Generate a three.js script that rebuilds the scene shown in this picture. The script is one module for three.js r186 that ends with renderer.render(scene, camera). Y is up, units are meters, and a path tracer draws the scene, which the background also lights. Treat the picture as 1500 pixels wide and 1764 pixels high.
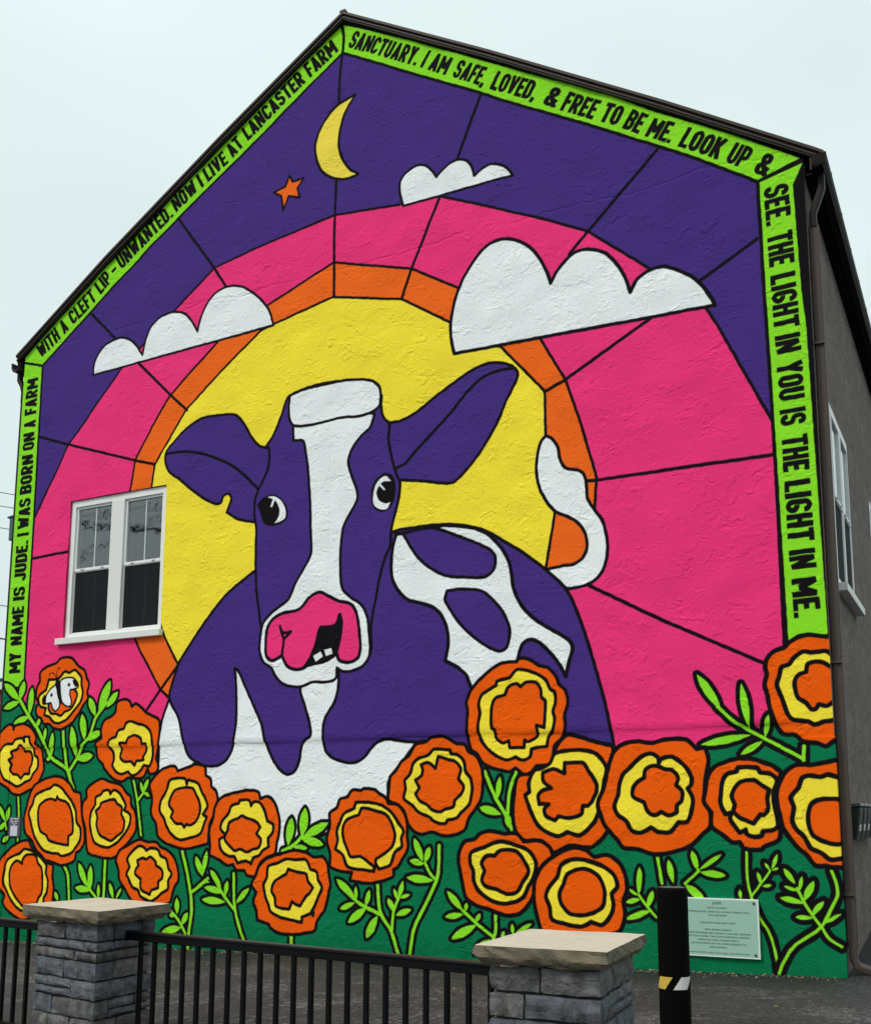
import * as THREE from 'three';
import { mergeGeometries, mergeVertices, toCreasedNormals } from 'three/addons/utils/BufferGeometryUtils.js';
import { RoundedBoxGeometry } from 'three/addons/geometries/RoundedBoxGeometry.js';
import { createNoise2D, createNoise3D } from 'simplex-noise';

// ---------------------------------------------------------------- camera, sky, sun, exposure
const scene = new THREE.Scene();
const camera = new THREE.PerspectiveCamera(62.61, 1553.6 / 2235.6, 0.1, 600);
camera.setViewOffset(1553.6, 2235.6, 0, 0, 1500, 1764);          // a shift lens: the frame is the upper part of its image circle
camera.position.set(6.5, 1.5, 10);
camera.quaternion.setFromRotationMatrix(new THREE.Matrix4().set(
  0.892576, 0.067706, 0.445784, 0, 0.001396, 0.988242, -0.15289, 0, -0.450894, 0.137088, 0.881987, 0, 0, 0, 0, 1));
scene.add(camera);

function mulberry(a) { return () => { a |= 0; a = a + 0x6D2B79F5 | 0; let t = Math.imul(a ^ a >>> 15, 1 | a); t = t + Math.imul(t ^ t >>> 7, 61 | t) ^ t; return ((t ^ t >>> 14) >>> 0) / 4294967296; }; }
const rnd = mulberry(20251);
const n2 = createNoise2D(mulberry(7)), n3 = createNoise3D(mulberry(11));
const { clamp, lerp, smoothstep } = THREE.MathUtils;
const fbm = (x, y, o = 4) => { let s = 0, a = .5; for (let i = 0; i < o; i++) { s += a * n2(x, y); x = x * 2.03 + 17.1; y = y * 2.03 - 9.7; a *= .5; } return s; };

{ // overcast sky: a bright even cloud sheet, brightest overhead, thinner where the sun stands behind it
  const w = 512, h = 256, d = new Float32Array(w * h * 4), sun = new THREE.Vector3(-0.35, 0.72, 0.6).normalize(), v = new THREE.Vector3();
  for (let j = 0; j < h; j++) for (let i = 0; i < w; i++) {
    const el = ((j + .5) / h - .5) * Math.PI, az = ((i + .5) / w - .5) * 2 * Math.PI;
    v.set(Math.cos(az) * Math.cos(el), Math.sin(el), Math.sin(az) * Math.cos(el));
    const up = Math.max(0, v.y), glow = Math.pow(Math.max(0, v.dot(sun)), 6);
    const c = 1 + .05 * n3(v.x * 1.6, v.y * 2.6, v.z * 1.6) + .025 * n3(v.x * 5, v.y * 8, v.z * 5);
    let L = (.74 + .15 * up + .35 * glow) * c; if (v.y < 0) L *= .35;
    const k = (j * w + i) * 4; d[k] = L * .86; d[k + 1] = L * 1.0; d[k + 2] = L * 1.005; d[k + 3] = 1;
  }
  const t = new THREE.DataTexture(d, w, h, THREE.RGBAFormat, THREE.FloatType);
  t.mapping = THREE.EquirectangularReflectionMapping; t.magFilter = THREE.LinearFilter; t.minFilter = THREE.LinearFilter; t.needsUpdate = true;
  scene.background = t; scene.environment = t;
}
const sun = new THREE.DirectionalLight(0xfff6ea, 1.5);
sun.position.set(-35, 72, 60).multiplyScalar(.4); sun.castShadow = true; sun.shadow.radius = 24; sun.shadow.mapSize.set(2048, 2048);
Object.assign(sun.shadow.camera, { left: -16, right: 16, top: 16, bottom: -16, near: 1, far: 90 }); scene.add(sun);
const renderer = new THREE.WebGLRenderer({ antialias: true });
renderer.toneMapping = THREE.LinearToneMapping; renderer.toneMappingExposure = 1.1;
renderer.shadowMap.enabled = true;

// ---------------------------------------------------------------- helpers
const V = (x, y, z) => new THREE.Vector3(x, y, z);
const used = {};
function numbered(n) { if (!(n in used)) { used[n] = 0; return n; } used[n]++; return `${n}_${String(used[n]).padStart(3, '0')}`; }
function mesh(name, geo, m, parent) { const o = new THREE.Mesh(geo, m); o.name = name; o.castShadow = o.receiveShadow = true; parent.add(o); return o; }
function group(name, parent) { const g = new THREE.Group(); g.name = name; parent.add(g); return g; }
function thing(name, label, category, [x, y, z] = [0, 0, 0], turn = 0, grp) {
  const o = new THREE.Group(); o.name = numbered(name); o.position.set(x, y, z); o.rotation.y = turn; scene.add(o);
  o.userData = { label, category }; if (grp) o.userData.group = grp; return o;
}
function tag(o, label, category, grp) { o.userData = { label, category }; if (grp) o.userData.group = grp; return o; }
const box = (x0, x1, y0, y1, z0, z1) => new THREE.BoxGeometry(x1 - x0, y1 - y0, z1 - z0).translate((x0 + x1) / 2, (y0 + y1) / 2, (z0 + z1) / 2);
const rbox = (x0, x1, y0, y1, z0, z1, r = .006) => new RoundedBoxGeometry(x1 - x0, y1 - y0, z1 - z0, 2, r).translate((x0 + x1) / 2, (y0 + y1) / 2, (z0 + z1) / 2);
const merge = (l) => mergeGeometries(l.map((g) => { const q = g.index ? g.toNonIndexed() : g; for (const k of Object.keys(q.attributes)) if (!['position', 'normal', 'uv'].includes(k)) q.deleteAttribute(k); return q; }));
function metricUV(g, s = 1) { // uv in metres from the dominant axis of each face
  const q = g.index ? g.toNonIndexed() : g, p = q.attributes.position, n = q.attributes.normal, uv = new Float32Array(p.count * 2);
  for (let i = 0; i < p.count; i += 3) {
    let x = 0, y = 0, z = 0; for (let k = 0; k < 3; k++) { x += n.getX(i + k); y += n.getY(i + k); z += n.getZ(i + k); }
    x = Math.abs(x); y = Math.abs(y); z = Math.abs(z);
    for (let k = 0; k < 3; k++) { const j = i + k, X = p.getX(j), Y = p.getY(j), Z = p.getZ(j);
      const [u, w] = y > x && y > z ? [X, Z] : x > z ? [Z, Y] : [X, Y]; uv[2 * j] = u * s; uv[2 * j + 1] = w * s; }
  }
  q.setAttribute('uv', new THREE.BufferAttribute(uv, 2)); return q;
}
function tex(w, h, f, { srgb = false, rep = 1 } = {}) { // f(u, v, x, y) -> grey or [r, g, b] 0..1
  const d = new Uint8Array(w * h * 4);
  for (let j = 0; j < h; j++) for (let i = 0; i < w; i++) { const c = f((i + .5) / w, (j + .5) / h, i, j), k = (j * w + i) * 4;
    for (let q = 0; q < 3; q++) d[k + q] = clamp(Math.round((Array.isArray(c) ? c[q] : c) * 255), 0, 255); d[k + 3] = 255; }
  const t = new THREE.DataTexture(d, w, h); t.wrapS = t.wrapT = THREE.RepeatWrapping; t.magFilter = THREE.LinearFilter; t.minFilter = THREE.LinearMipmapLinearFilter; t.generateMipmaps = true;
  if (srgb) t.colorSpace = THREE.SRGBColorSpace; t.repeat.set(rep, rep); t.needsUpdate = true; return t;
}
// noise on a torus, so that a repeated texture has no seam
const tor = (u, v, f, k) => { const a = u * 2 * Math.PI, b = v * 2 * Math.PI, r = f / (2 * Math.PI); return .5 * (n3(Math.cos(a) * r + k, Math.sin(a) * r, Math.cos(b) * r * 1.3) + n3(Math.sin(b) * r, Math.cos(b) * r + k, Math.sin(a) * r * 1.1 + 5)); };
const torF = (u, v, f, k, o = 4) => { let s = 0, a = .6; for (let i = 0; i < o; i++) { s += a * tor(u, v, f, k + i * 3.7); f *= 2.1; a *= .55; } return s; };
const mat = (o) => new THREE.MeshStandardMaterial({ roughness: .8, metalness: 0, ...o });
const lin = (r, g, b) => new THREE.Color().setRGB(r, g, b);

// ---------------------------------------------------------------- the painted wall: colour, drawn in wall millimetres
const X0 = -5400, X1 = 5400, Y0 = -400, Y1 = 11400, TW = 2048, TH = 2048;
const cv = document.createElement('canvas'); cv.width = TW; cv.height = TH;
const cx = cv.getContext('2d');
const COL = { purple: '#462f7e', pink: '#ef367b', amber: '#f2681e', orange: '#f05c0a', yellow: '#f7e03b', moon: '#f3da4e', lime: '#8ce02a', green: '#08744a', white: '#ebeff1', black: '#120f13' };
cx.fillStyle = COL.purple; cx.fillRect(0, 0, TW, TH);
cx.setTransform(TW / (X1 - X0), 0, 0, -TH / (Y1 - Y0), -X0 * TW / (X1 - X0), Y1 * TH / (Y1 - Y0));
cx.lineCap = 'round'; cx.lineJoin = 'round';
// a path through the points: Catmull-Rom, but sharp where the line turns hard
function trace(a, smooth, closed) {
  const n = a.length / 2, P = (i) => { i = closed ? (i + n) % n : clamp(i, 0, n - 1); return [a[2 * i], a[2 * i + 1]]; };
  let way = 0; for (let i = 0; i < n; i++) { const p = P(i), q = P((i + 1) % n); way += p[0] * q[1] - q[0] * p[1]; } way = Math.sign(way);
  const T = []; for (let i = 0; i < n; i++) {
    const [ax, ay] = P(i - 1), [bx, by] = P(i), [ex, ey] = P(i + 1), l1 = Math.hypot(bx - ax, by - ay) || 1, l2 = Math.hypot(ex - bx, ey - by) || 1;
    const dot = ((bx - ax) * (ex - bx) + (by - ay) * (ey - by)) / (l1 * l2);
    const turn = ((bx - ax) * (ey - by) - (by - ay) * (ex - bx)) * way;     // in a scalloped outline (smooth 2) the notches stay sharp, the lobes round
    T.push(!smooth || dot < .35 || (smooth > 1 && turn < 0 && dot < .82) ? null : [(ex - ax) / (l1 + l2), (ey - ay) / (l1 + l2)]);
  }
  cx.beginPath(); cx.moveTo(...P(0));
  for (let i = 0; i < (closed ? n : n - 1); i++) {
    const p = P(i), q = P(i + 1), l = Math.hypot(q[0] - p[0], q[1] - p[1]) / 3, s = T[i], e = T[(i + 1) % n];
    cx.bezierCurveTo(p[0] + (s ? s[0] * l : (q[0] - p[0]) / 3), p[1] + (s ? s[1] * l : (q[1] - p[1]) / 3), q[0] - (e ? e[0] * l : (q[0] - p[0]) / 3), q[1] - (e ? e[1] * l : (q[1] - p[1]) / 3), q[0], q[1]);
  }
  if (closed) cx.closePath();
}
function sh(col, lw, smooth, a) { trace(a, smooth, true); cx.fillStyle = COL[col]; cx.fill(); if (lw) { cx.lineWidth = lw; cx.strokeStyle = COL.black; cx.stroke(); } }
function ln(lw, smooth, a, col = 'black') { trace(a, smooth, false); cx.lineWidth = lw; cx.strokeStyle = COL[col]; cx.stroke(); }
function leaf(bx, by, tx, ty, w) { // a pointed lens, fullest past the middle
  const dx = tx - bx, dy = ty - by, l = Math.hypot(dx, dy) || 1, nx = -dy / l * w, ny = dx / l * w; cx.beginPath(); cx.moveTo(bx, by);
  cx.bezierCurveTo(bx + dx * .25 + nx * .45, by + dy * .25 + ny * .45, bx + dx * .7 + nx * .72, by + dy * .7 + ny * .72, tx, ty);
  cx.bezierCurveTo(bx + dx * .7 - nx * .72, by + dy * .7 - ny * .72, bx + dx * .25 - nx * .45, by + dy * .25 - ny * .45, bx, by); cx.closePath();
}
function pl(edge, stems, leaves) {
  for (const pass of [0, 1]) {
    cx.strokeStyle = cx.fillStyle = pass ? COL.lime : COL.black;
    for (const [w, ...p] of stems) { trace(p, true, false); cx.lineWidth = w + (pass ? 0 : 2 * edge); cx.stroke(); }
    for (const [a, b, c, d, w] of leaves) { leaf(a, b, c, d, w); cx.fill(); if (!pass) { cx.lineWidth = 2 * edge; cx.stroke(); } }
  }
}
// block capitals of even stroke: [width, [corner radius, x, y, x, y ...] ...]
const a_ = .09, t_ = 1 - a_, w_ = .46, r_ = w_ - a_;
const GL = {
  A: [.5, [0, a_, 0, .25, .97, .41, 0], [0, .15, .24, .35, .24]], B: [w_, [0, a_, 0, a_, 1], [.15, a_, t_, r_, t_, r_, .53, a_, .53], [.15, a_, .53, r_, .53, r_, a_, a_, a_]],
  C: [w_, [.17, r_, .68, r_, t_, a_, t_, a_, a_, r_, a_, r_, .32]], D: [w_, [0, a_, 0, a_, 1], [.17, a_, t_, r_, t_, r_, a_, a_, a_]],
  E: [.4, [0, a_, 0, a_, 1], [0, a_, t_, .4, t_], [0, a_, .5, .36, .5], [0, a_, a_, .4, a_]], F: [.38, [0, a_, 0, a_, 1], [0, a_, t_, .38, t_], [0, a_, .5, .34, .5]],
  G: [w_, [.17, r_, .7, r_, t_, a_, t_, a_, a_, r_, a_, r_, .44, .25, .44]], H: [w_, [0, a_, 0, a_, 1], [0, r_, 0, r_, 1], [0, a_, .5, r_, .5]], I: [.18, [0, a_, 0, a_, 1]],
  J: [.42, [.15, .33, 1, .33, a_, a_, a_, a_, .32]], K: [.48, [0, a_, 0, a_, 1], [0, .14, .42, .39, 1], [0, .2, .55, .39, 0]], L: [.38, [0, a_, 0, a_, 1], [0, a_, a_, .38, a_]],
  M: [.62, [0, a_, 0, a_, .93, .31, .3, .53, .93, .53, 0]], N: [.5, [0, a_, 0, a_, .93, .41, .07, .41, 1]], O: [w_, [.17, .23, t_, r_, t_, r_, a_, a_, a_, a_, t_, .23, t_]],
  P: [w_, [0, a_, 0, a_, 1], [.15, a_, t_, r_, t_, r_, .42, a_, .42]], R: [.48, [0, a_, 0, a_, 1], [.15, a_, t_, r_, t_, r_, .47, a_, .47], [0, .22, .47, .39, 0]],
  S: [w_, [.15, r_, .7, r_, t_, a_, t_, a_, .56, r_, .46, r_, a_, a_, a_, a_, .3]], T: [.44, [0, 0, t_, .44, t_], [0, .22, 0, .22, 1]], U: [w_, [.17, a_, 1, a_, a_, r_, a_, r_, 1]],
  V: [.48, [0, a_, 1, .24, .05, .39, 1]], W: [.66, [0, a_, 1, .2, .08, .33, .8, .46, .08, .57, 1]], Y: [.48, [0, a_, 1, .24, .45, .39, 1], [0, .24, 0, .24, .45]],
  '&': [.52, [.1, .5, 0, .13, .66, .13, t_, .36, t_, .36, .66, a_, .4, a_, a_, .34, a_, .46, .42]], '.': [.18, [0, .09, 0, .09, .17]], ',': [.18, [0, .12, .17, .07, -.1]], '-': [.26, [0, 0, .45, .26, .45]],
};
function wd(t, x1, y1, x2, y2, h) { // a word from (x1, y1) to (x2, y2) along its baseline, h tall
  const gap = .05, L = [...t]; let adv = -gap; for (const c of L) adv += GL[c][0] + gap;
  const len = Math.hypot(x2 - x1, y2 - y1), k = t === 'I' ? h : len / adv, ux = (x2 - x1) / len, uy = (y2 - y1) / len;
  cx.save(); cx.lineCap = 'butt'; cx.lineJoin = 'miter'; cx.miterLimit = 2.5; cx.strokeStyle = COL.black;
  cx.transform(ux * k, uy * k, -uy * h, ux * h, x1, y1); if (t === 'I') cx.translate(len / k / 2 - .09, 0);
  cx.lineWidth = .19; let x = 0;
  for (const c of L) {
    const [w, ...paths] = GL[c];
    for (const [r, ...p] of paths) { cx.beginPath(); cx.moveTo(x + p[0], p[1]);
      for (let i = 2; i < p.length - 2; i += 2) r ? cx.arcTo(x + p[i], p[i + 1], x + p[i + 2], p[i + 3], r) : cx.lineTo(x + p[i], p[i + 1]);
      cx.lineTo(x + p[p.length - 2], p[p.length - 1]); cx.stroke(); }
    x += w + gap;
  }
  cx.restore();
}
sh('pink',30,0,[-4934,5411,-4332,6418,-3438,7342,-2579,7954,-1934,8394,-1307,8499,-129,8638,803,8519,1298,8483,1967,8164,2586,7853,3057,7595,3702,7018,4276,6447,4372,6256,4859,5170,4870,2033,-5268,2271,-4893,3292]);
sh('amber',30,0,[-2394,2887,-2538,3001,-2904,3515,-3086,3824,-3212,4434,-3261,5203,-3194,5627,-3134,6015,-2874,6427,-2585,6799,-1830,7394,-1496,7559,-1119,7690,-133,8023,940,7681,1548,7298,2030,6895,2502,6508,2777,6000,2923,5548,3098,4888,3070,4568,3040,4118,2975,3945,2818,3841,2660,3808]);
sh('yellow',30,0,[-2318,3346,-2529,3678,-2744,4166,-2879,4852,-2828,5630,-2796,5910,-2316,6557,-1789,6966,-1187,7385,-979,7431,-140,7583,804,7343,1449,6908,2049,6502,2548,5908,2554,5418,2679,5086,2639,4562,2536,4003,2274,3649,171,2785,-1962,2888]);
ln(36,0,[-69,10772,-93,10519,-123,9099,-132,8638,-128,8000,-123,7577]);
ln(36,0,[1815,9592,1520,8895,1298,8483,925,7671,806,7357]);
ln(36,0,[3837,8311,3305,7819,3057,7595,2845,7385]);
ln(36,0,[4786,7064,4212,6757]);
ln(36,0,[3705,6474,2768,5988,2547,5901]);
ln(36,0,[4840,4857,3089,4858,2973,4863]);
ln(36,0,[3002,3769,3734,3360,4681,2875]);
ln(36,0,[-2578,9238,-1953,8399,-1739,8075]);
ln(36,0,[-4062,8245,-3589,7782]);
ln(36,0,[-3159,7352,-2578,6798,-2299,6546]);
ln(36,0,[-4927,6630,-4332,6418,-3134,6015,-2796,5910]);
ln(36,0,[-4926,4900,-4197,4928]);
ln(36,0,[-2755,2746,-2538,3001,-2281,3294]);
ln(36,0,[-2538,3001,-2394,2887]);
sh('white',31,1,[-3948,7333,-3945,7477,-3893,7602,-3778,7714,-3636,7761,-3493,7774,-3346,7720,-3222,7618,-3120,7484,-3092,7447,-3076,7532,-3038,7675,-2954,7826,-2821,7911,-2685,7937,-2571,7934,-2411,7877,-2294,7758,-2179,7583,-2139,7743,-2059,7909,-1933,8028,-1784,8081,-1634,8077,-1484,8024,-1312,7903,-1162,7752,-1065,7614,-997,7414]);
sh('white',31,1,[818,8492,765,8690,776,8835,879,8928,1033,8951,1148,8886,1252,8735,1312,8790,1436,8862,1572,8863,1682,8766,1730,8616,1814,8667,1922,8695,2064,8648,2158,8556,2199,8485]);
sh('white',38,1,[1481,6542,1439,6750,1439,6934,1487,7153,1560,7344,1680,7534,1823,7683,1965,7751,2105,7750,2244,7696,2402,7572,2513,7409,2589,7246,2632,7109,2711,7238,2844,7360,2954,7399,3083,7382,3231,7308,3333,7196,3414,7058,3472,6915,3503,6802,3575,6923,3679,6983,3781,7005,3881,6991,4017,6912,4151,6807,4244,6692,4317,6563,4357,6468]);
sh('moon',34,1,[134,10150,-107,10092,-287,9954,-397,9792,-439,9622,-408,9432,-328,9266,-199,9152,-31,9078,107,9064,196,9081,77,9174,-36,9347,-90,9543,-72,9743,-6,9955]);
sh('amber',28,0,[-818,9351,-763,9254,-598,9256,-690,9150,-657,9012,-819,9077,-892,8900,-927,9100,-1042,9184,-872,9215]);
sh('lime',34,0,[-5367,7806,-4923,7658,-4891,3276,-4912,3145,-5352,3168,-5451,753,-5782,745,-5574,8048]);
sh('lime',34,0,[-5382,7800,-4923,7658,-4038,8287,-3041,8974,-1873,9674,-1361,9981,-65,10778,-52,11004,-99,11205,-585,10928,-1138,10581,-1851,10160,-2669,9670,-3863,8906,-4583,8400]);
sh('lime',34,0,[-99,11205,-52,11004,-65,10778,1046,10086,1902,9556,2046,9458,3002,8870,3759,8387,4256,8062,4817,7660,5257,7784,5242,7801,4646,8219,3891,8709,3270,9147,2048,9898,838,10661]);
sh('black',0,0,[5257,7784,5277,7760,5164,7530,5193,6431,5219,6073,5243,4533,5272,3092,5266,1516,5622,1516,5854,7440,5357,7950]);
sh('lime',34,0,[4817,7660,4831,6515,4840,6155,4886,3088,4873,2772,5270,2749,5267,3119,5243,4533,5219,6073,5193,6431,5164,7530,5277,7760]);
ln(38,1,[-99,11229,-71,11107,-52,11004,-65,10778]);
sh('green',0,0,[-6280,3321,-5226,3248,-5086,3154,-4953,2992,-4786,2931,-4594,2922,-4245,2733,-3756,2974,-3648,2857,-3523,2771,-3406,2781,-3297,2900,-3193,2786,-2545,1997,-1970,1240,-791,931,-677,1074,-567,1370,-101,1285,918,1634,1936,2102,3236,2071,4085,2095,4567,2173,4705,2354,5277,2219,5661,2206,5524,-225,-5803,-1182]);
sh('white',34,1,[2555,5418,2621,5374,2685,5268,2701,5158,2737,5068,2790,5022,2908,4989,2971,4917,2990,4779,2998,4673,3070,4550,3151,4426,3189,4278,3201,4134,3172,3975,3108,3860,3002,3790,2855,3763,2749,3769,2622,3868,2525,3981,2710,4003,2838,4010,2945,4081,2985,4200,2960,4326,2888,4438,2782,4514,2653,4583,2546,4713,2471,4872,2439,5048,2453,5218,2499,5362]);
sh('white',34,0,[-2394,2887,-2489,2629,-2531,2383,-2518,1996,-1977,1375,-1363,984,-700,1061,198,1387,690,1648,695,1839,907,2101,1026,2253,910,2499,-147,3262,-1419,3199,-2058,3033]);
sh('purple',35,1,[-1138,4364,-1524,4138,-1811,3872,-2070,3577,-2273,3323,-2282,3301,-2366,3058,-2394,2887,-2248,2657,-2164,2414,-2070,2189,-1889,2082,-1748,2052,-1588,2069,-1456,2168,-1394,2378,-1371,2634,-1394,2998,-1412,3199,-1358,3154,-1276,3005,-1126,2748,-999,2511,-934,2295,-821,2096,-707,1974,-624,1940,-530,1971,-470,2089,-443,2244,-400,2313,-320,2363,-323,2467,-410,2716,-469,2915,-301,3139,35,3118,39,2922,-6,2735,-125,2564,-153,2429,-130,2221,-44,2123,140,2061,280,2058,397,2121,515,2248,653,2301,827,2277,1017,2255,1145,2262,1605,2170,1936,2055,2258,1989,3236,2043,3226,2117,3179,2390,3114,2684,3038,2966,2961,3234,2931,3332,2769,3730,2536,3980,2274,4196,2050,4349,1844,4481,1587,4567,1348,4607,1006,4616,693,4586,448,4340,-824,4478]);
sh('white',40,1,[764,4571,844,4568,1227,4585,1348,4596,1540,4566,1728,4517,1867,4446,1959,4360,2038,4265,2117,4129,2149,3978,2171,3828,2247,3654,2356,3520,2507,3405,2656,3312,2782,3222,2812,3140,2779,3042,2733,2861,2670,2989,2568,3120,2456,3226,2360,3269,2263,3222,2203,3047,2004,2517,1693,2798,1623,2944,1514,3035,1376,3108,1411,3278,1399,3450,1327,3606,1231,3700,1086,3757,914,3816,788,3938,711,4101,704,4303,732,4480]);
sh('purple',34,1,[850,4561,958,4387,1058,4254,1229,4115,1398,4032,1634,3993,1843,3977,1946,4041,1970,4166,1913,4258,1751,4352,1540,4452,1232,4582,1031,4584]);
sh('purple',34,1,[1398,3869,1540,3873,1796,3832,1910,3747,2045,3588,2123,3394,2099,3230,2043,3176,1953,3188,1771,3295,1587,3457,1446,3639,1374,3774]);
sh('purple',34,1,[-2622,6009,-2454,6192,-2268,6317,-2051,6398,-1771,6393,-1525,6350,-1399,6222,-1272,6025,-1149,5893,-1060,5861,-973,5852,-956,5359,-1058,4958,-1174,4958,-1218,4959,-1441,5019,-1616,5127,-1551,5293,-1589,5353,-1670,5339,-1715,5257,-1813,5265,-2002,5366,-2196,5507,-2394,5664,-2561,5791]);
sh('purple',34,1,[652,5881,794,5880,971,5931,1220,6072,1442,6192,1684,6306,1875,6349,2040,6327,2179,6255,2243,6164,2212,6070,2107,5889,2013,5683,1872,5463,1730,5285,1587,5151,1468,5064,1322,5078,1101,5132,813,5185,596,5250]);
sh('purple',34,1,[-1055,5865,-949,5997,-840,6227,-718,6454,22,6498,533,6249,548,6105,563,6008,603,5930,660,5869,649,5688,699,5449,764,5254,809,5156,793,4976,737,4779,695,4603,685,4446,623,4317,550,4078,502,3813,455,3572,422,3220,-172,3057,-886,3236,-1041,3644,-1082,3835,-1129,4101,-1153,4366,-1163,4656,-1165,4874,-1197,5025,-1193,5220,-1145,5348,-1022,5589,-1007,5833]);
ln(36,1,[-2606,6020,-2348,6006,-2092,5953,-1777,5827,-1528,5689,-1343,5537,-1145,5348]);
ln(36,1,[2179,6233,2016,6242,1827,6199,1636,6065,1442,5872,1198,5663,975,5470,875,5370,761,5330]);
sh('white',34,1,[-664,6073,-652,5882,-516,5853,-470,5700,-436,5478,-417,5283,-397,5042,-383,4803,-374,4472,-474,4296,-580,4143,-672,3964,-768,3902,-905,3820,-1015,3712,-1053,3574,-1061,3387,-999,3243,-884,3167,-825,3071,-711,2973,-545,2930,-437,2936,-303,2974,-117,2964,0,2998,16,3113,103,3070,245,3077,373,3135,442,3263,431,3485,402,3666,323,3807,178,3910,72,4011,37,4174,35,4520,70,4747,160,4899,250,5049,235,5168,165,5342,122,5490,160,5626,277,5772,408,5869,463,6025,246,6063,-243,6051]);
sh('white',34,1,[-718,6454,-534,6494,-253,6504,22,6501,265,6472,426,6424,519,6335,539,6225,522,6109,431,6054,246,6027,31,6052,-242,6039,-465,6040,-664,6073,-724,6182,-734,6332]);
sh('pink',38,1,[-248,4006,-140,3962,21,3879,180,3831,260,3722,302,3517,318,3316,282,3207,166,3170,49,3200,13,3281,-31,3250,-175,3192,-309,3200,-442,3140,-537,3130,-662,3176,-743,3308,-803,3273,-887,3255,-959,3311,-978,3452,-956,3637,-875,3748,-737,3806,-543,3825,-462,3876,-383,3956]);
sh('black',6,1,[19,3727,56,3740,85,3602,58,3401,13,3270,-31,3246,-175,3187,-362,3154,-483,3120,-377,3239,-293,3403,-228,3603,-118,3609,-21,3621]);
sh('white',14,0,[-316,3275,-200,3329,-163,3254,-277,3194]);
sh('white',14,0,[-165,3336,-55,3355,-32,3272,-137,3252]);
ln(34,1,[-779,3651,-743,3551,-721,3480,-741,3319]);
ln(34,1,[-752,3575,-688,3570,-624,3577,-713,3502]);
sh('black',8,1,[-1158,5161,-1068,5232,-924,5252,-802,5175,-718,5048,-723,4936,-821,4885,-963,4879,-1057,4929,-1105,5049]);
sh('white',0,1,[-1016,5237,-909,5230,-801,5150,-737,5026,-749,4944,-827,4910,-907,4901,-852,4957,-831,5038,-857,5126,-905,5186,-942,5099,-971,5112,-934,5200]);
sh('black',8,1,[623,5289,546,5268,470,5193,435,5071,461,4929,565,4851,692,4898,749,5073,714,5239]);
sh('white',0,1,[629,5256,696,5191,586,5193,522,5132,503,5057,550,4974,628,4941,691,4949,641,4878,552,4880,473,4939,454,5022,483,5156,552,5239]);
ln(24,0,[529,5187,603,5105],'white');
pl(34,[[46,-4956,2990,-4764,2756,-4610,2608,-4453,2402,-4328,2219,-4015,2045,-3965,1917,-3903,1809],[44,-4135,2552,-4047,2114,-3981,1956],[43,-3988,2045,-3890,2170,-3796,2344,-3672,2458,-3583,2690,-3413,2879]],[[-4955,2980,-5268,3224,130],[-4956,2990,-4891,3235,121],[-4954,2969,-5252,2883,104],[-4766,2787,-4740,3144,114],[-4764,2756,-5043,2675,108],[-4611,2618,-4564,2728,73],[-4455,2422,-4442,2602,67],[-4328,2219,-4312,2538,88],[-4326,2199,-4408,2191,60],[-3536,2766,-3367,3161,147],[-3585,2719,-3708,2961,111],[-3409,2820,-3227,3011,109],[-3749,2421,-3813,2758,122],[-3722,2420,-3467,2520,111],[-3893,2209,-3990,2606,123],[-3891,2180,-3603,2222,123]]);
pl(34,[[34,-4874,1748,-4835,1469,-4820,1132],[23,-5070,1388,-5046,1289]],[[-5070,1388,-5206,1609,74],[-5056,1388,-5017,1588,69],[-5056,1388,-5175,1288,74],[-4996,1209,-5104,1133,74]]);
pl(34,[[32,-2903,1894,-2825,1640,-2740,1242],[30,-2826,1650,-2733,1752]],[[-2745,1743,-2664,1919,69],[-2745,1743,-2791,1883,54],[-2733,1752,-2633,1710,54]]);
pl(34,[[38,-3999,869,-3914,734,-3870,433]],[[-4059,419,-4121,531,64]]);
pl(34,[[41,-3298,952,-3295,469],[33,-3595,668,-3516,565,-3396,465]],[[-3581,608,-3747,893,99],[-3526,558,-3537,864,98],[-3506,566,-3781,587,94],[-3376,466,-3388,644,57],[-3135,475,-3211,664,68],[-3095,476,-3014,611,44]]);
pl(34,[[41,-2092,1059,-2006,793,-1952,574,-1928,377,-1957,91,-1962,-83],[40,-1952,585,-1827,666,-1703,757],[34,-2001,122,-2109,259,-2231,364]],[[-1775,777,-1895,1007,91],[-1776,799,-1732,1076,74],[-1856,665,-1673,719,68],[-2142,335,-2158,522,81],[-2064,217,-1985,363,81],[-2062,191,-2374,119,104],[-2171,322,-2258,319,58]]);
pl(34,[[36,-1329,822,-1301,467,-1223,235,-1135,48,-1049,-84],[36,-1290,413,-1457,569,-1590,739]],[[-1502,654,-1671,857,83],[-1443,569,-1414,744,66],[-1458,608,-1756,657,89],[-1432,500,-1786,518,94],[-1282,489,-1104,671,76]]);
pl(34,[[46,-519,175,-511,-93]],[]);
pl(34,[[38,573,760,612,481,744,288,852,9],[38,613,451,359,551,211,657],[33,756,289,777,487,834,628]],[[310,600,60,802,92],[315,586,308,731,49],[299,559,111,484,68],[432,523,478,700,67],[445,514,217,347,101],[584,439,445,198,104],[789,478,700,620,70],[801,449,986,515,75],[823,604,770,722,51],[834,618,884,805,65],[846,625,968,669,47]]);
pl(34,[[38,1313,1175,1292,860,1157,581,1022,321,967,16],[32,1143,994,1212,877,1269,830]],[[1120,1004,1015,1251,87],[1143,994,1199,1164,78],[1132,984,959,1014,78],[1247,819,921,840,95]]);
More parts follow.
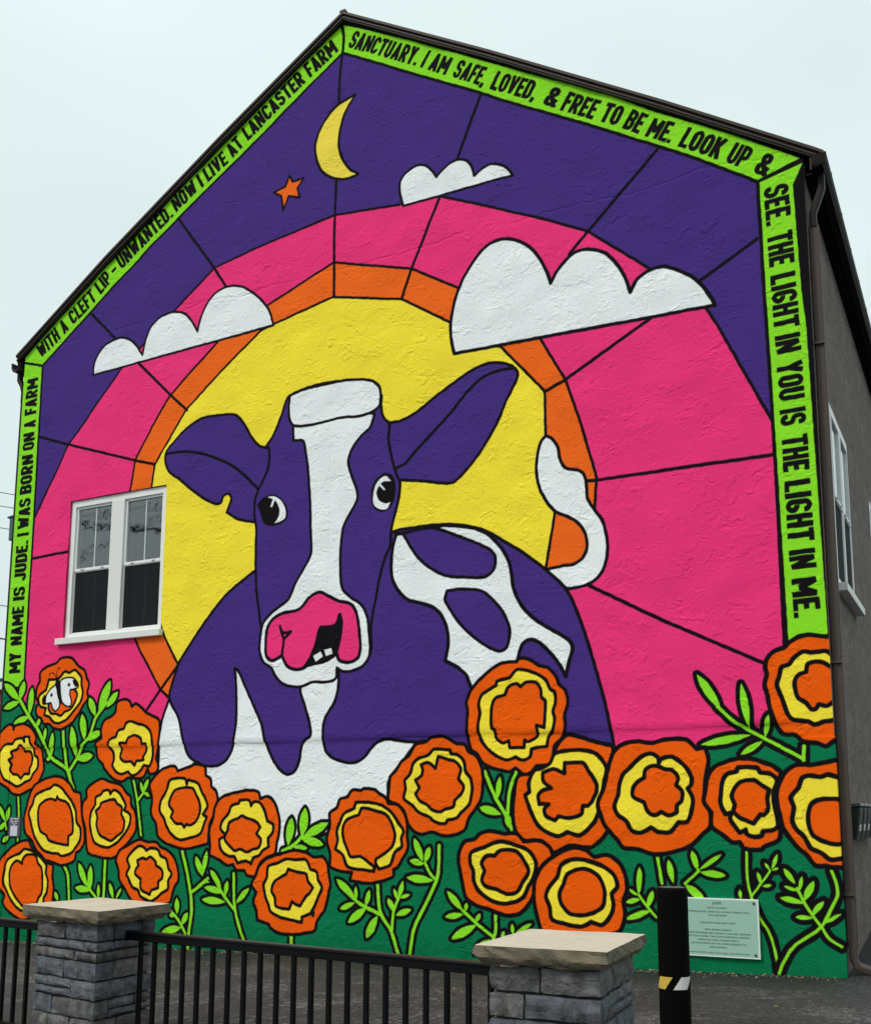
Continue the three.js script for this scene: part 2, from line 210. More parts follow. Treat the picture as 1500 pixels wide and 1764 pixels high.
pl(34,[[36,1953,507,1944,327,1916,251],[34,1927,280,1734,412,1582,530]],[[1582,530,1404,717,83],[1615,522,1630,608,48],[1593,492,1378,454,70],[1723,421,1784,506,52],[1738,393,1454,242,99],[1884,259,1712,104,98],[2138,318,2126,426,46],[2159,329,2340,436,50],[2011,275,2043,351,42]]);
pl(34,[[39,1835,1930,1955,1669,2058,1513,2142,1336],[37,2189,1924,2119,1746,2092,1498]],[[1973,1646,2009,1880,69],[2023,1498,1777,1568,96],[2108,1359,2092,1498,85]]);
pl(34,[[30,3623,1111,3661,863],[26,3880,869,4014,985]],[[3771,859,3726,1081,67],[4006,978,3948,1170,66],[4014,992,4228,1141,49],[4021,971,4256,947,72],[3880,862,4054,715,87]]);
pl(34,[[26,3434,747,3506,652,3596,550]],[[3434,747,3450,1007,64],[3433,738,3337,798,38],[3448,707,3303,676,56],[3515,631,3575,793,63],[3557,615,3299,515,67]]);
pl(40,[[25,4450,1161,4447,927,4479,758,4537,604,4631,434,4670,262,4690,111],[21,4479,771,4569,890,4655,1001]],[[4568,876,4539,991,41],[4575,863,4661,875,35],[4655,998,4607,1071,32],[4666,1008,4722,1149,43],[4669,1001,4735,1030,27],[4385,741,4375,832,39],[4593,499,4555,564,32]]);
pl(44,[[28,5177,1014,5219,830,5154,683,5063,528,4826,351,4741,227,4690,111],[26,5063,534,4954,695,4876,852],[26,5075,522,5129,433,5227,373]],[[4864,892,4767,1024,58],[4887,816,4927,961,40],[4891,830,4764,869,37],[4930,747,5024,923,73],[4938,727,4726,770,60],[4980,616,5100,753,55],[5002,604,4851,604,47],[5077,555,5242,650,39]]);
pl(40,[[32,4233,2503,4364,2367,4502,2276,4678,2171,4982,1996],[35,4994,2106,4986,1982]],[[4268,2465,4050,2813,92],[4519,2276,4460,2702,81],[4535,2225,4061,2143,83],[4654,2193,4698,2404,55],[4637,2166,4429,2044,61]]);
pl(34,[[42,-659,1088,-524,1145,-392,1257]],[[-587,1144,-548,1460,121],[-402,1240,-369,1568,128],[-392,1240,-58,1406,115],[-412,1231,-119,1164,107],[-513,1137,-327,1122,75]]);
// flower
sh('orange',36,2,[-5055,2644,-5036,2592,-5026,2643,-4870,2668,-4753,2633,-4663,2569,-4598,2466,-4615,2406,-4502,2323,-4464,2202,-4432,2082,-4472,1963,-4573,1845,-4681,1797,-4845,1738,-4989,1759,-5082,1830,-5172,1872,-5280,1934,-5370,2428,-5253,2589,-5129,2667]);
sh('yellow',35,2,[-5245,2342,-5163,2401,-5034,2408,-4995,2458,-4853,2474,-4804,2428,-4826,2494,-4727,2491,-4707,2419,-4660,2367,-4621,2246,-4562,2204,-4552,2084,-4629,2005,-4665,1936,-4747,1907,-4883,1848,-4971,1869,-5060,1911,-5151,1953,-5224,2055,-5259,2178]);
sh('orange',34,2,[-4941,2334,-4902,2384,-4844,2372,-4809,2301,-4710,2298,-4662,2226,-4667,2126,-4692,2087,-4699,2006,-4784,2008,-4835,1948,-4911,2000,-4998,2011,-5046,2073,-5023,2133,-5086,2195,-5018,2234,-5053,2307]);
// flower
sh('orange',36,2,[-3231,2871,-3131,2909,-3027,2881,-2985,2811,-2924,2847,-2820,2785,-2741,2724,-2665,2692,-2538,2630,-2519,2498,-2525,2385,-2543,2273,-2561,2161,-2519,2066,-2551,1992,-2648,1975,-2689,2041,-2744,1939,-2867,1922,-2993,1933,-3091,1887,-3220,1917,-3327,1985,-3409,2064,-3425,2102,-3521,2181,-3556,2299,-3549,2386,-3460,2432,-3482,2549,-3424,2664,-3323,2699,-3249,2755]);
sh('yellow',35,2,[-2986,2628,-2883,2596,-2757,2563,-2665,2484,-2635,2388,-2621,2275,-2622,2162,-2654,2069,-2753,2080,-2822,1997,-2932,1960,-2998,2009,-3122,1982,-3214,2022,-3270,2099,-3250,2176,-3282,2272,-3350,2332,-3329,2409,-3229,2444,-3195,2520,-3107,2537,-3061,2612]);
sh('orange',34,2,[-3024,2419,-2925,2454,-2822,2413,-2793,2345,-2731,2344,-2726,2258,-2771,2184,-2757,2146,-2868,2139,-2902,2083,-2968,2131,-3081,2134,-3149,2192,-3129,2288,-3160,2365,-3045,2362]);
// flower
sh('orange',36,2,[-4225,1970,-4116,1958,-3975,1878,-3887,1780,-3779,1750,-3758,1644,-3731,1452,-3682,1318,-3671,1166,-3727,1051,-3803,1012,-3822,917,-4029,855,-4193,890,-4387,934,-4476,1020,-4570,1155,-4690,1252,-4735,1449,-4705,1588,-4663,1747,-4575,1865,-4388,1942]);
sh('yellow',35,2,[-4230,1861,-4105,1821,-4018,1742,-3932,1664,-3842,1528,-3819,1394,-3747,1318,-3749,1165,-3809,1088,-3882,1011,-4038,970,-4121,997,-4229,1005,-4368,1041,-4488,1156,-4551,1253,-4604,1390,-4656,1509,-4597,1627,-4563,1726,-4430,1785,-4296,1823]);
sh('orange',34,2,[-4284,1685,-4187,1661,-4172,1714,-4134,1675,-4011,1645,-3938,1567,-3886,1413,-3875,1259,-3938,1220,-3942,1105,-4104,1122,-4269,1159,-4329,1226,-4429,1274,-4483,1430,-4482,1587,-4392,1656]);
// flower
sh('orange',36,2,[-4154,3509,-4043,3481,-3969,3406,-3926,3373,-3827,3317,-3780,3214,-3734,3132,-3753,3033,-3729,2953,-3795,2876,-3843,2799,-3904,2722,-3967,2655,-4058,2609,-4164,2569,-4302,2587,-4375,2640,-4488,2654,-4536,2727,-4623,2761,-4653,2853,-4609,2933,-4659,3017,-4655,3140,-4605,3219,-4608,3322,-4507,3398,-4411,3423,-4315,3448,-4264,3495]);
sh('yellow',35,2,[-4007,3331,-3928,3286,-3875,3227,-3868,3131,-3833,3033,-3857,2915,-3916,2846,-3977,2785,-4017,2747,-4099,2686,-4228,2651,-4329,2679,-4389,2737,-4491,2766,-4465,2854,-4580,2891,-4607,3015,-4485,3098,-4451,3227,-4340,3229,-4253,3248,-4170,3321,-4092,3304]);
sh('orange',34,2,[-4138,3194,-4000,3090,-3930,3022,-3945,2943,-3983,2865,-4033,2819,-4129,2791,-4191,2746,-4281,2773,-4371,2785,-4423,2884,-4331,3123]);
// flower
sh('orange',36,2,[-4753,1143,-4620,1152,-4569,1075,-4430,999,-4268,879,-4179,850,-4167,697,-4136,576,-4147,454,-4159,332,-4409,230,-4622,160,-4734,170,-4944,270,-5032,360,-5006,454,-5106,545,-5155,701,-5127,892,-5054,973,-4927,1070]);
sh('yellow',35,2,[-4699,1042,-4588,1036,-4473,983,-4369,923,-4287,847,-4290,755,-4250,664,-4259,511,-4308,448,-4310,341,-4632,267,-4745,293,-4865,382,-4953,488,-5044,610,-5035,768,-5002,895,-4872,960,-4762,993]);
sh('orange',34,2,[-4717,861,-4711,916,-4649,972,-4494,967,-4442,875,-4371,815,-4348,661,-4346,508,-4404,429,-4440,336,-4636,313,-4778,416,-4902,552,-4936,676,-4925,802,-4821,898]);
// flower
sh('orange',36,2,[-3426,1929,-3295,1889,-3140,1859,-3061,1811,-3019,1754,-2941,1706,-2922,1603,-2856,1529,-2823,1398,-2829,1287,-2897,1194,-3038,1062,-3157,967,-3283,956,-3463,980,-3595,1016,-3643,1147,-3669,1318,-3732,1471,-3730,1625,-3670,1701,-3677,1798,-3578,1874]);
sh('yellow',35,2,[-3390,1776,-3300,1785,-3272,1737,-3224,1784,-3146,1764,-3079,1698,-3010,1604,-3031,1538,-2940,1491,-2923,1417,-2955,1323,-3012,1248,-3119,1154,-3266,1087,-3395,1104,-3501,1149,-3560,1262,-3596,1395,-3579,1528,-3520,1605,-3514,1700,-3438,1729]);
sh('orange',34,2,[-3305,1661,-3203,1670,-3150,1623,-3071,1575,-3078,1491,-3022,1398,-3040,1285,-3124,1229,-3221,1171,-3325,1198,-3417,1244,-3477,1358,-3470,1452,-3502,1528,-3428,1586,-3418,1624]);
// flower
sh('orange',36,2,[-2764,1190,-2625,1162,-2509,1164,-2429,1107,-2312,1065,-2233,1008,-2193,952,-2149,838,-2143,724,-2196,651,-2228,550,-2261,463,-2486,412,-2776,430,-2878,499,-2943,584,-3049,698,-3078,830,-3125,933,-3072,1052,-2918,1129]);
sh('yellow',35,2,[-2778,1109,-2700,1103,-2648,1059,-2582,1090,-2465,1070,-2423,1005,-2335,963,-2301,863,-2250,792,-2294,720,-2298,619,-2380,573,-2453,514,-2546,467,-2605,479,-2704,519,-2747,590,-2847,631,-2913,731,-2945,774,-2901,864,-2946,951,-2891,1026]);
sh('orange',34,2,[-2711,970,-2633,957,-2576,988,-2496,931,-2484,888,-2395,832,-2390,746,-2445,701,-2441,629,-2544,597,-2570,545,-2689,592,-2721,649,-2716,722,-2807,778,-2801,837,-2765,881,-2788,940]);
// flower
sh('orange',36,2,[-2456,2028,-2265,2062,-2215,2005,-2005,2066,-1982,2084,-1818,2053,-1789,1944,-1719,1906,-1703,1816,-1632,1761,-1592,1636,-1621,1511,-1696,1404,-1713,1279,-1719,1154,-1843,1126,-2050,1087,-2215,1111,-2384,1163,-2484,1235,-2517,1381,-2596,1492,-2594,1677,-2640,1844,-2572,1937]);
sh('yellow',35,2,[-2328,1896,-2103,1912,-2069,1842,-2048,1896,-1901,1854,-1850,1763,-1788,1673,-1750,1582,-1815,1493,-1755,1457,-1787,1385,-1827,1278,-1895,1241,-2010,1213,-2149,1194,-2270,1256,-2347,1346,-2400,1446,-2465,1529,-2459,1639,-2415,1713,-2370,1786]);
sh('orange',34,2,[-2227,1785,-1992,1801,-1917,1709,-1867,1619,-1862,1511,-1904,1421,-1982,1366,-2053,1375,-2086,1339,-2123,1384,-2206,1383,-2293,1456,-2261,1529,-2325,1602,-2295,1712]);
// flower
sh('orange',36,2,[-1200,1767,-1024,1748,-988,1668,-892,1694,-804,1641,-747,1537,-711,1417,-718,1279,-746,1159,-763,1056,-890,1002,-973,932,-1033,793,-1142,807,-1187,858,-1297,864,-1344,924,-1432,913,-1547,972,-1696,1022,-1689,1128,-1709,1305,-1658,1448,-1641,1573,-1555,1680,-1399,1733,-1244,1758]);
sh('yellow',35,2,[-1284,1652,-1147,1652,-1116,1590,-1074,1634,-998,1625,-930,1537,-882,1416,-806,1382,-803,1296,-865,1226,-851,1132,-935,1087,-977,1035,-1062,1007,-1092,938,-1170,971,-1278,942,-1325,1011,-1437,1026,-1529,1095,-1556,1201,-1458,1255,-1539,1325,-1521,1413,-1434,1502,-1393,1591,-1294,1617]);
sh('orange',34,2,[-1298,1449,-1244,1476,-1177,1450,-1100,1432,-1022,1398,-977,1346,-1029,1276,-961,1208,-991,1121,-1066,1102,-1152,1066,-1252,1100,-1328,1081,-1420,1149,-1479,1219,-1438,1308,-1419,1396]);
// flower
sh('orange',36,2,[-512,1096,-349,1080,-242,1031,-120,1034,-58,954,-38,855,-13,738,-34,657,-54,558,-82,471,-179,343,-205,244,-325,213,-455,188,-665,190,-784,235,-825,283,-986,320,-998,421,-1044,521,-1005,625,-1073,706,-1022,810,-975,915,-868,1002,-679,1057]);
sh('yellow',35,2,[-614,999,-457,994,-344,996,-280,897,-197,865,-175,783,-123,702,-171,601,-209,517,-258,441,-236,400,-232,434,-383,378,-382,322,-592,350,-670,365,-801,423,-832,493,-875,578,-904,711,-861,797,-847,917,-720,954]);
sh('orange',34,2,[-599,839,-579,890,-443,859,-340,845,-307,763,-244,698,-293,630,-333,604,-412,493,-475,515,-517,539,-556,454,-724,481,-748,581,-792,647,-753,750,-671,803]);
// flower
sh('orange',42,2,[2724,2276,2870,2255,3014,2207,3209,2159,3223,2016,3251,1680,3227,1415,3138,1332,3066,1248,2958,1180,2743,1194,2578,1124,2450,1224,2282,1238,2188,1306,2151,1479,2163,1687,2212,1879,2383,1911,2534,1995,2592,2115]);
sh('yellow',42,2,[2610,2098,2831,2127,3012,2097,3099,2018,3142,1933,3113,1816,3092,1681,3053,1514,2998,1414,2853,1296,2727,1328,2635,1285,2507,1326,2415,1394,2360,1496,2323,1583,2286,1687,2334,1721,2326,1808,2384,1929,2459,1953,2534,1995]);
sh('orange',40,2,[2709,1898,2710,2001,2902,1997,2954,1919,3024,1817,3040,1749,3003,1648,2948,1581,2894,1581,2875,1497,2729,1463,2638,1480,2601,1437,2509,1480,2491,1548,2538,1599,2436,1600,2428,1686,2484,1737,2568,1753,2486,1823,2477,1910,2590,1943]);
// flower
sh('orange',36,2,[1203,2299,1332,2311,1442,2267,1496,2233,1605,2214,1640,2149,1747,2082,1800,1970,1817,1859,1808,1717,1781,1623,1728,1545,1657,1450,1613,1340,1515,1292,1354,1275,1226,1313,1116,1288,1005,1319,929,1416,891,1529,815,1594,704,1644,708,1792,716,1890,792,1972,848,2053,942,2117,1017,2230,1147,2260]);
sh('yellow',35,2,[1241,2175,1433,2162,1442,2122,1533,2103,1596,2038,1613,1942,1676,1861,1693,1766,1684,1671,1657,1592,1569,1513,1515,1458,1407,1434,1389,1402,1262,1417,1198,1468,1078,1513,984,1594,890,1659,907,1773,897,1855,963,1920,990,2017,1055,2082,1167,2112]);
sh('orange',34,2,[1093,2015,1167,2038,1264,1977,1296,2101,1397,2066,1497,2040,1560,1958,1533,1863,1595,1782,1569,1703,1497,1640,1479,1577,1371,1545,1326,1521,1225,1545,1170,1593,1077,1642,1030,1707,1076,1772,1029,1853,1103,1901,1112,1966]);
// flower
sh('orange',36,2,[2051,3049,2199,3048,2208,3071,2277,3083,2362,3053,2447,2992,2547,2962,2630,2871,2662,2791,2727,2725,2750,2599,2715,2477,2721,2353,2687,2261,2603,2171,2585,2064,2534,1988,2409,1982,2350,1914,2265,1900,2181,1963,2112,1925,1974,1951,1870,1985,1800,2034,1747,2114,1676,2164,1641,2294,1632,2423,1641,2568,1623,2650,1668,2762,1731,2840,1838,2932,1945,3007]);
sh('yellow',35,2,[2198,2967,2310,2953,2445,2897,2529,2829,2561,2749,2611,2715,2618,2605,2592,2528,2607,2450,2589,2326,2538,2266,2520,2173,2420,2161,2352,2147,2335,2069,2250,2040,2182,2073,2079,2044,1958,2094,1871,2159,1801,2241,1765,2338,1766,2434,1784,2530,1766,2628,1802,2723,1873,2768,1962,2812,1980,2859,2119,2884]);
sh('orange',34,2,[2066,2710,2101,2788,2188,2824,2240,2789,2309,2833,2411,2820,2461,2754,2468,2675,2509,2626,2508,2516,2498,2360,2414,2387,2421,2285,2319,2226,2277,2243,2276,2164,2114,2169,2106,2240,2045,2218,1967,2268,1950,2356,1916,2381,1917,2589,1961,2683]);
// flower
sh('orange',36,2,[388,1770,525,1760,584,1718,661,1677,700,1611,815,1594,891,1513,930,1399,931,1270,941,1142,877,1028,821,947,765,914,762,845,572,780,429,765,231,790,257,875,81,889,-32,930,-30,1069,-77,1218,-37,1386,-40,1506,49,1571,88,1657,184,1688,243,1756,361,1755]);
sh('yellow',35,2,[290,1625,488,1619,641,1580,756,1496,814,1415,884,1318,856,1239,866,1157,782,1099,727,965,592,920,541,991,528,894,402,905,206,935,137,1057,39,1120,66,1220,55,1319,100,1420,150,1506,269,1556]);
sh('orange',34,2,[409,1562,548,1531,663,1496,741,1398,780,1269,744,1155,668,1091,555,1022,542,931,439,1003,358,1051,241,1041,195,1122,146,1221,131,1337,189,1437,329,1487,365,1556]);
// flower
sh('orange',42,2,[1900,1330,2054,1305,2188,1306,2263,1230,2432,1240,2542,1174,2577,1090,2466,1004,2428,935,2390,833,2357,692,2223,530,2055,502,1883,551,1734,584,1623,656,1582,792,1557,908,1537,1061,1604,1218,1723,1249,1782,1302]);
sh('yellow',42,2,[1683,1109,1821,1163,1996,1226,2168,1194,2318,1136,2392,1019,2372,900,2309,793,2245,678,2075,616,1928,631,1778,719,1713,813,1703,929,1670,1005]);
sh('orange',40,2,[1820,1047,1866,1083,1950,1084,1995,1131,2079,1144,2186,1130,2292,1000,2310,927,2247,829,2183,732,2075,710,1974,747,1843,779,1800,835,1833,932,1801,1000]);
// flower
sh('orange',42,2,[2743,1168,2902,1161,2999,1089,3137,1110,3251,1039,3306,932,3321,788,3281,679,3297,590,3275,464,3217,390,2847,336,2447,334,2408,461,2369,645,2371,832,2435,965,2538,1061]);
sh('yellow',42,2,[2801,1067,2940,1051,3095,999,3191,929,3227,821,3167,747,3184,640,3143,530,3064,455,2958,477,2849,427,2691,447,2551,486,2532,596,2493,706,2535,800,2617,895,2659,1008]);
sh('orange',40,2,[2718,917,2859,975,2997,942,3073,853,3099,727,3068,617,2969,559,2851,536,2732,549,2654,638,2635,729,2677,823]);
// flower
sh('orange',42,2,[3454,2195,3591,2174,3728,2203,3929,2197,4025,2105,4107,2119,4135,1996,4106,1852,4092,1675,4136,1547,4130,1388,4047,1308,3946,1211,3746,1144,3596,1125,3428,1171,3291,1185,3240,1250,3121,1381,3071,1497,3046,1598,3112,1765,3150,1916,3207,2083,3297,2165]);
sh('yellow',42,2,[3485,2043,3589,2074,3655,2031,3662,1982,3689,2022,3790,2037,3872,1986,3920,1936,3967,1854,3964,1773,3931,1741,3977,1643,3956,1515,3920,1434,3838,1426,3752,1337,3635,1336,3569,1376,3466,1326,3381,1350,3331,1432,3246,1498,3213,1581,3251,1680,3271,1797,3308,1880,3397,1962]);
sh('orange',40,2,[3533,1926,3619,1958,3720,1923,3787,1914,3843,1839,3824,1774,3880,1709,3869,1628,3826,1579,3816,1515,3740,1490,3674,1523,3606,1490,3540,1531,3508,1613,3406,1663,3399,1729,3435,1795,3514,1844]);
// flower
sh('orange',42,2,[5275,3086,5196,3092,5103,3113,5008,3106,4910,3056,4867,3016,4768,2980,4711,2926,4686,2841,4697,2768,4672,2684,4690,2597,4706,2496,4717,2439,4742,2367,4766,2295,4818,2223,4925,2206,4990,2148,5109,2131,5186,2101,5267,2154,5435,2135,5484,3071]);
sh('yellow',42,2,[5273,2917,5216,2956,5108,2950,5028,2962,4944,2911,4901,2856,4831,2832,4807,2748,4783,2678,4807,2591,4831,2519,4866,2404,4918,2346,5038,2328,5090,2298,5184,2322,5263,2333,5422,2382,5441,2739]);
sh('orange',40,2,[5268,2806,5197,2852,5118,2864,5063,2846,5046,2776,4977,2752,4941,2698,4944,2612,4968,2541,5033,2496,5070,2438,5110,2436,5139,2477,5204,2460,5272,2499,5380,2577,5389,2742]);
// flower
sh('orange',42,2,[5284,1976,5166,1958,5060,1939,4926,1942,4830,1888,4771,1792,4740,1709,4735,1598,4758,1502,4780,1378,4842,1283,4905,1203,4969,1150,5043,1057,5121,1052,5236,1042,5403,1065,5496,1383,5518,1783,5425,1946]);
sh('yellow',42,2,[5264,1826,5187,1848,5114,1829,5028,1844,4961,1817,4930,1735,4859,1653,4882,1570,4863,1447,4900,1365,4963,1298,5011,1204,5101,1165,5163,1113,5240,1115,5357,1157,5449,1449,5412,1717]);
sh('orange',40,2,[5267,1630,5176,1637,5084,1624,5029,1584,5006,1516,5002,1420,5030,1326,5106,1273,5182,1247,5247,1241,5338,1276,5398,1449,5354,1583]);
// flower
sh('orange',42,2,[4293,1982,4407,2009,4546,1998,4628,1969,4709,1939,4788,1875,4758,1792,4713,1709,4736,1612,4745,1515,4753,1392,4757,1323,4734,1268,4610,1212,4581,1184,4431,1195,4391,1250,4321,1249,4239,1318,4142,1388,4147,1515,4079,1614,4097,1714,4115,1828,4176,1928]);
sh('yellow',42,2,[4388,1888,4403,1923,4571,1920,4597,1878,4692,1862,4745,1806,4713,1709,4710,1640,4720,1557,4740,1405,4698,1364,4602,1349,4587,1308,4518,1300,4463,1320,4451,1362,4394,1334,4315,1459,4331,1515,4274,1501,4235,1586,4239,1685,4257,1798,4302,1868]);
sh('orange',40,2,[4427,1796,4539,1809,4606,1766,4673,1723,4655,1640,4659,1557,4622,1495,4588,1501,4522,1418,4454,1445,4400,1473,4346,1529,4362,1585,4337,1670,4368,1740]);
// butterfly
sh('white',22,1,[-4318,3167,-4418,3095,-4479,3016,-4481,2911,-4382,2923,-4342,2840,-4300,2806,-4243,2844,-4226,2916,-4267,3014]);
sh('white',22,1,[-4243,3191,-4164,3235,-4054,3237,-3987,3209,-3922,3134,-3935,3094,-4064,3077,-4059,3012,-4019,2922,-4025,2859,-4091,2865,-4188,2922,-4225,3037]);
sh('black',0,1,[-4503,3042,-4548,2971,-4525,2905,-4469,2902,-4474,2968]);
sh('black',0,1,[-4024,3203,-3964,3192,-3920,3117,-3969,3112,-4016,3163]);
sh('black',0,1,[-4324,3244,-4269,3249,-4241,3175,-4214,3036,-4191,2890,-4226,2908,-4269,3039,-4328,3155]);
sh('black',0,1,[-4387,3053,-4359,3027,-4382,2992,-4409,3017]);
sh('black',0,1,[-4088,3175,-4058,3145,-4083,3114,-4116,3144]);
ln(10,1,[-4313,3244,-4345,3294,-4403,3318,-4446,3304,-4441,3275]);
ln(10,1,[-4303,3251,-4307,3308,-4285,3372,-4251,3374,-4278,3364]);
// lettering
wd('MY',-4982,3352,-4983,3630,224);
wd('NAME',-4983,3732,-4985,4260,224);
wd('IS',-4985,4346,-4985,4529,224);
wd('JUDE.',-4985,4613,-4987,5169,224);
wd('I',-4987,5239,-4987,5283,224);
wd('WAS',-4987,5345,-4989,5768,224);
wd('BORN',-4989,5836,-4990,6391,224);
wd('ON',-4990,6462,-4991,6712,224);
wd('A',-4991,6784,-4991,6889,224);
wd('FARM',-4992,6977,-4993,7503,224);
wd('WITH',-4952,7765,-4604,7994,238);
wd('A',-4541,8035,-4451,8094,238);
wd('CLEFT',-4379,8142,-3964,8418,238);
wd('LIP',-3894,8474,-3689,8639,238);
wd('-',-3644,8675,-3580,8726,238);
wd('UNWANTED.',-3540,8758,-2671,9306,238);
wd('NOW',-2621,9338,-2259,9541,238);
wd('I',-2204,9572,-2165,9594,238);
wd('LIVE',-2105,9628,-1777,9812,238);
wd('AT',-1717,9855,-1541,9982,238);
wd('LANCASTER',-1480,10026,-595,10561,238);
wd('FARM',-537,10594,-123,10828,238);
wd('SANCTUARY.',-1,10836,956,10253,217);
wd('I',1018,10214,1057,10189,217);
wd('AM',1119,10149,1357,9996,217);
wd('SAFE,',1440,9942,1833,9687,217);
wd('LOVED,',1921,9629,2444,9312,217);
wd('&',2559,9235,2694,9144,217);
wd('FREE',2763,9099,3131,8865,217);
wd('TO',3202,8822,3399,8705,217);
wd('BE',3455,8666,3628,8546,217);
wd('ME.',3696,8499,3955,8331,217);
wd('LOOK',4039,8276,4438,8009,217);
wd('UP',4506,7963,4685,7840,217);
wd('&',4773,7777,4887,7695,217);
wd('SEE.',4871,7568,4881,7166,234);
wd('THE',4884,7074,4893,6733,234);
wd('LIGHT',4895,6642,4909,6085,234);
wd('IN',4910,6020,4913,5837,234);
wd('YOU',4915,5743,4922,5365,234);
wd('IS',4923,5278,4926,5117,234);
wd('THE',4928,5014,4932,4666,234);
wd('LIGHT',4933,4576,4941,3989,234);
wd('IN',4943,3911,4949,3729,234);
wd('ME.',4952,3641,4963,3276,234);
// hand-brushed edges and slight unevenness of the coats of paint
{
  cx.setTransform(1, 0, 0, 1, 0, 0);
  const im = cx.getImageData(0, 0, TW, TH), s = im.data, o = new Uint8ClampedArray(s.length);
  for (let j = 0; j < TH; j++) for (let i = 0; i < TW; i++) {
    const dx = 0.5 * n2(i * .045, j * .045), dy = 0.5 * n2(i * .045 + 70, j * .045 + 31);
    const fx = clamp(i + dx, 0, TW - 1.01), fy = clamp(j + dy, 0, TH - 1.01), ix = fx | 0, iy = fy | 0, ax = fx - ix, ay = fy - iy;
    const k = (j * TW + i) * 4, p = (iy * TW + ix) * 4, w = TW * 4, y = Y1 - (j + .5) / TH * (Y1 - Y0);
    const g = 1 + .035 * fbm(i * .006, j * .012, 3) + .03 * n2(i * .14, j * .25) + .022 * (rnd() - .5) - .12 * smoothstep(-y, -330, -20) * (.6 + .6 * n2(i * .03, j * .05));
    for (let c = 0; c < 3; c++) o[k + c] = (lerp(lerp(s[p + c], s[p + 4 + c], ax), lerp(s[p + w + c], s[p + w + 4 + c], ax), ay)) * g + (c === 2 ? .5 : 0);
    o[k + 3] = 255;
  }
  im.data.set(o); cx.putImageData(im, 0, 0);
}
const muralMap = new THREE.CanvasTexture(cv); muralMap.colorSpace = THREE.SRGBColorSpace; muralMap.anisotropy = 8;
// relief of the trowelled render: broken lips running mostly level, dabs, and two day-joints
const muralBump = tex(2048, 2048, (u, v) => {
  const x = u * 10.8, y = v * 11.8;
  const wx = x + .10 * n2(x * 2.2, y * 2.2), wy = y + .05 * n2(x * 3 + 9, y * 3) + .035 * n2(x * 9, y * 9 + 4);
  const N = n2(wx * 3.2, wy * 9) + .5 * n2(wx * 8 + 3, wy * 19) + .25 * n2(wx * 17, wy * 30);
  let h = .5 + .05 * n2(x * .9, y * 1.3) + .012 * N;
  const gate = smoothstep(n2(x * 1.3 + 20, y * 2.1 + 8) + .5 * n2(x * 4, y * 6), -.45, .6) * smoothstep(n2(x * 4.5 + 60, y * 5.5 + 9), -.15, .35);
  const gate2 = smoothstep(n2(x * 1.9 + 33, y * 2.7 + 2), -.6, .4);
  h += gate * (.15 * smoothstep(N, .18, .3) - .14 * smoothstep(-N, .42, .52) + .12 * smoothstep(n2(wx * 3 + 40, wy * 8.5), .5, .58));
  h += gate2 * (.15 * smoothstep(n2(wx * 5.2 + 70, wy * 15 + 5), .52, .6) - .13 * smoothstep(n2(wx * 4.4 + 90, wy * 13 + 25), .58, .66));
  h += .016 * n2(x * 21, y * 32) + .012 * n2(x * 40, y * 55) + .022 * n2(x * 8, y * 14) + .05 * n2(x * .35 + 5, y * 3.4) * smoothstep(n2(x * .5, y * .8 + 40), -.3, .5);
  const j1 = 7.92 + .4 + .05 * n2(x * .8, 3) + .012 * n2(x * 7, 1); h -= .30 * Math.exp(-(((y - j1) / .011) ** 2)) * smoothstep(n2(x * .7, 50), -.7, .1);
  const j2 = x - 5.4 + .125 + .006 * n2(y * 1.5, 8); h -= .16 * Math.exp(-((j2 / .007) ** 2)) * smoothstep(y, 2.8, 3.2) * smoothstep(-y, -8.2, -7.6);
  return h;
});
const paint = (o) => new THREE.MeshPhysicalMaterial({ metalness: 0, roughness: .8, specularIntensity: .12, ...o });
const muralMat = paint({ map: muralMap, bumpMap: muralBump, bumpScale: .0185 });

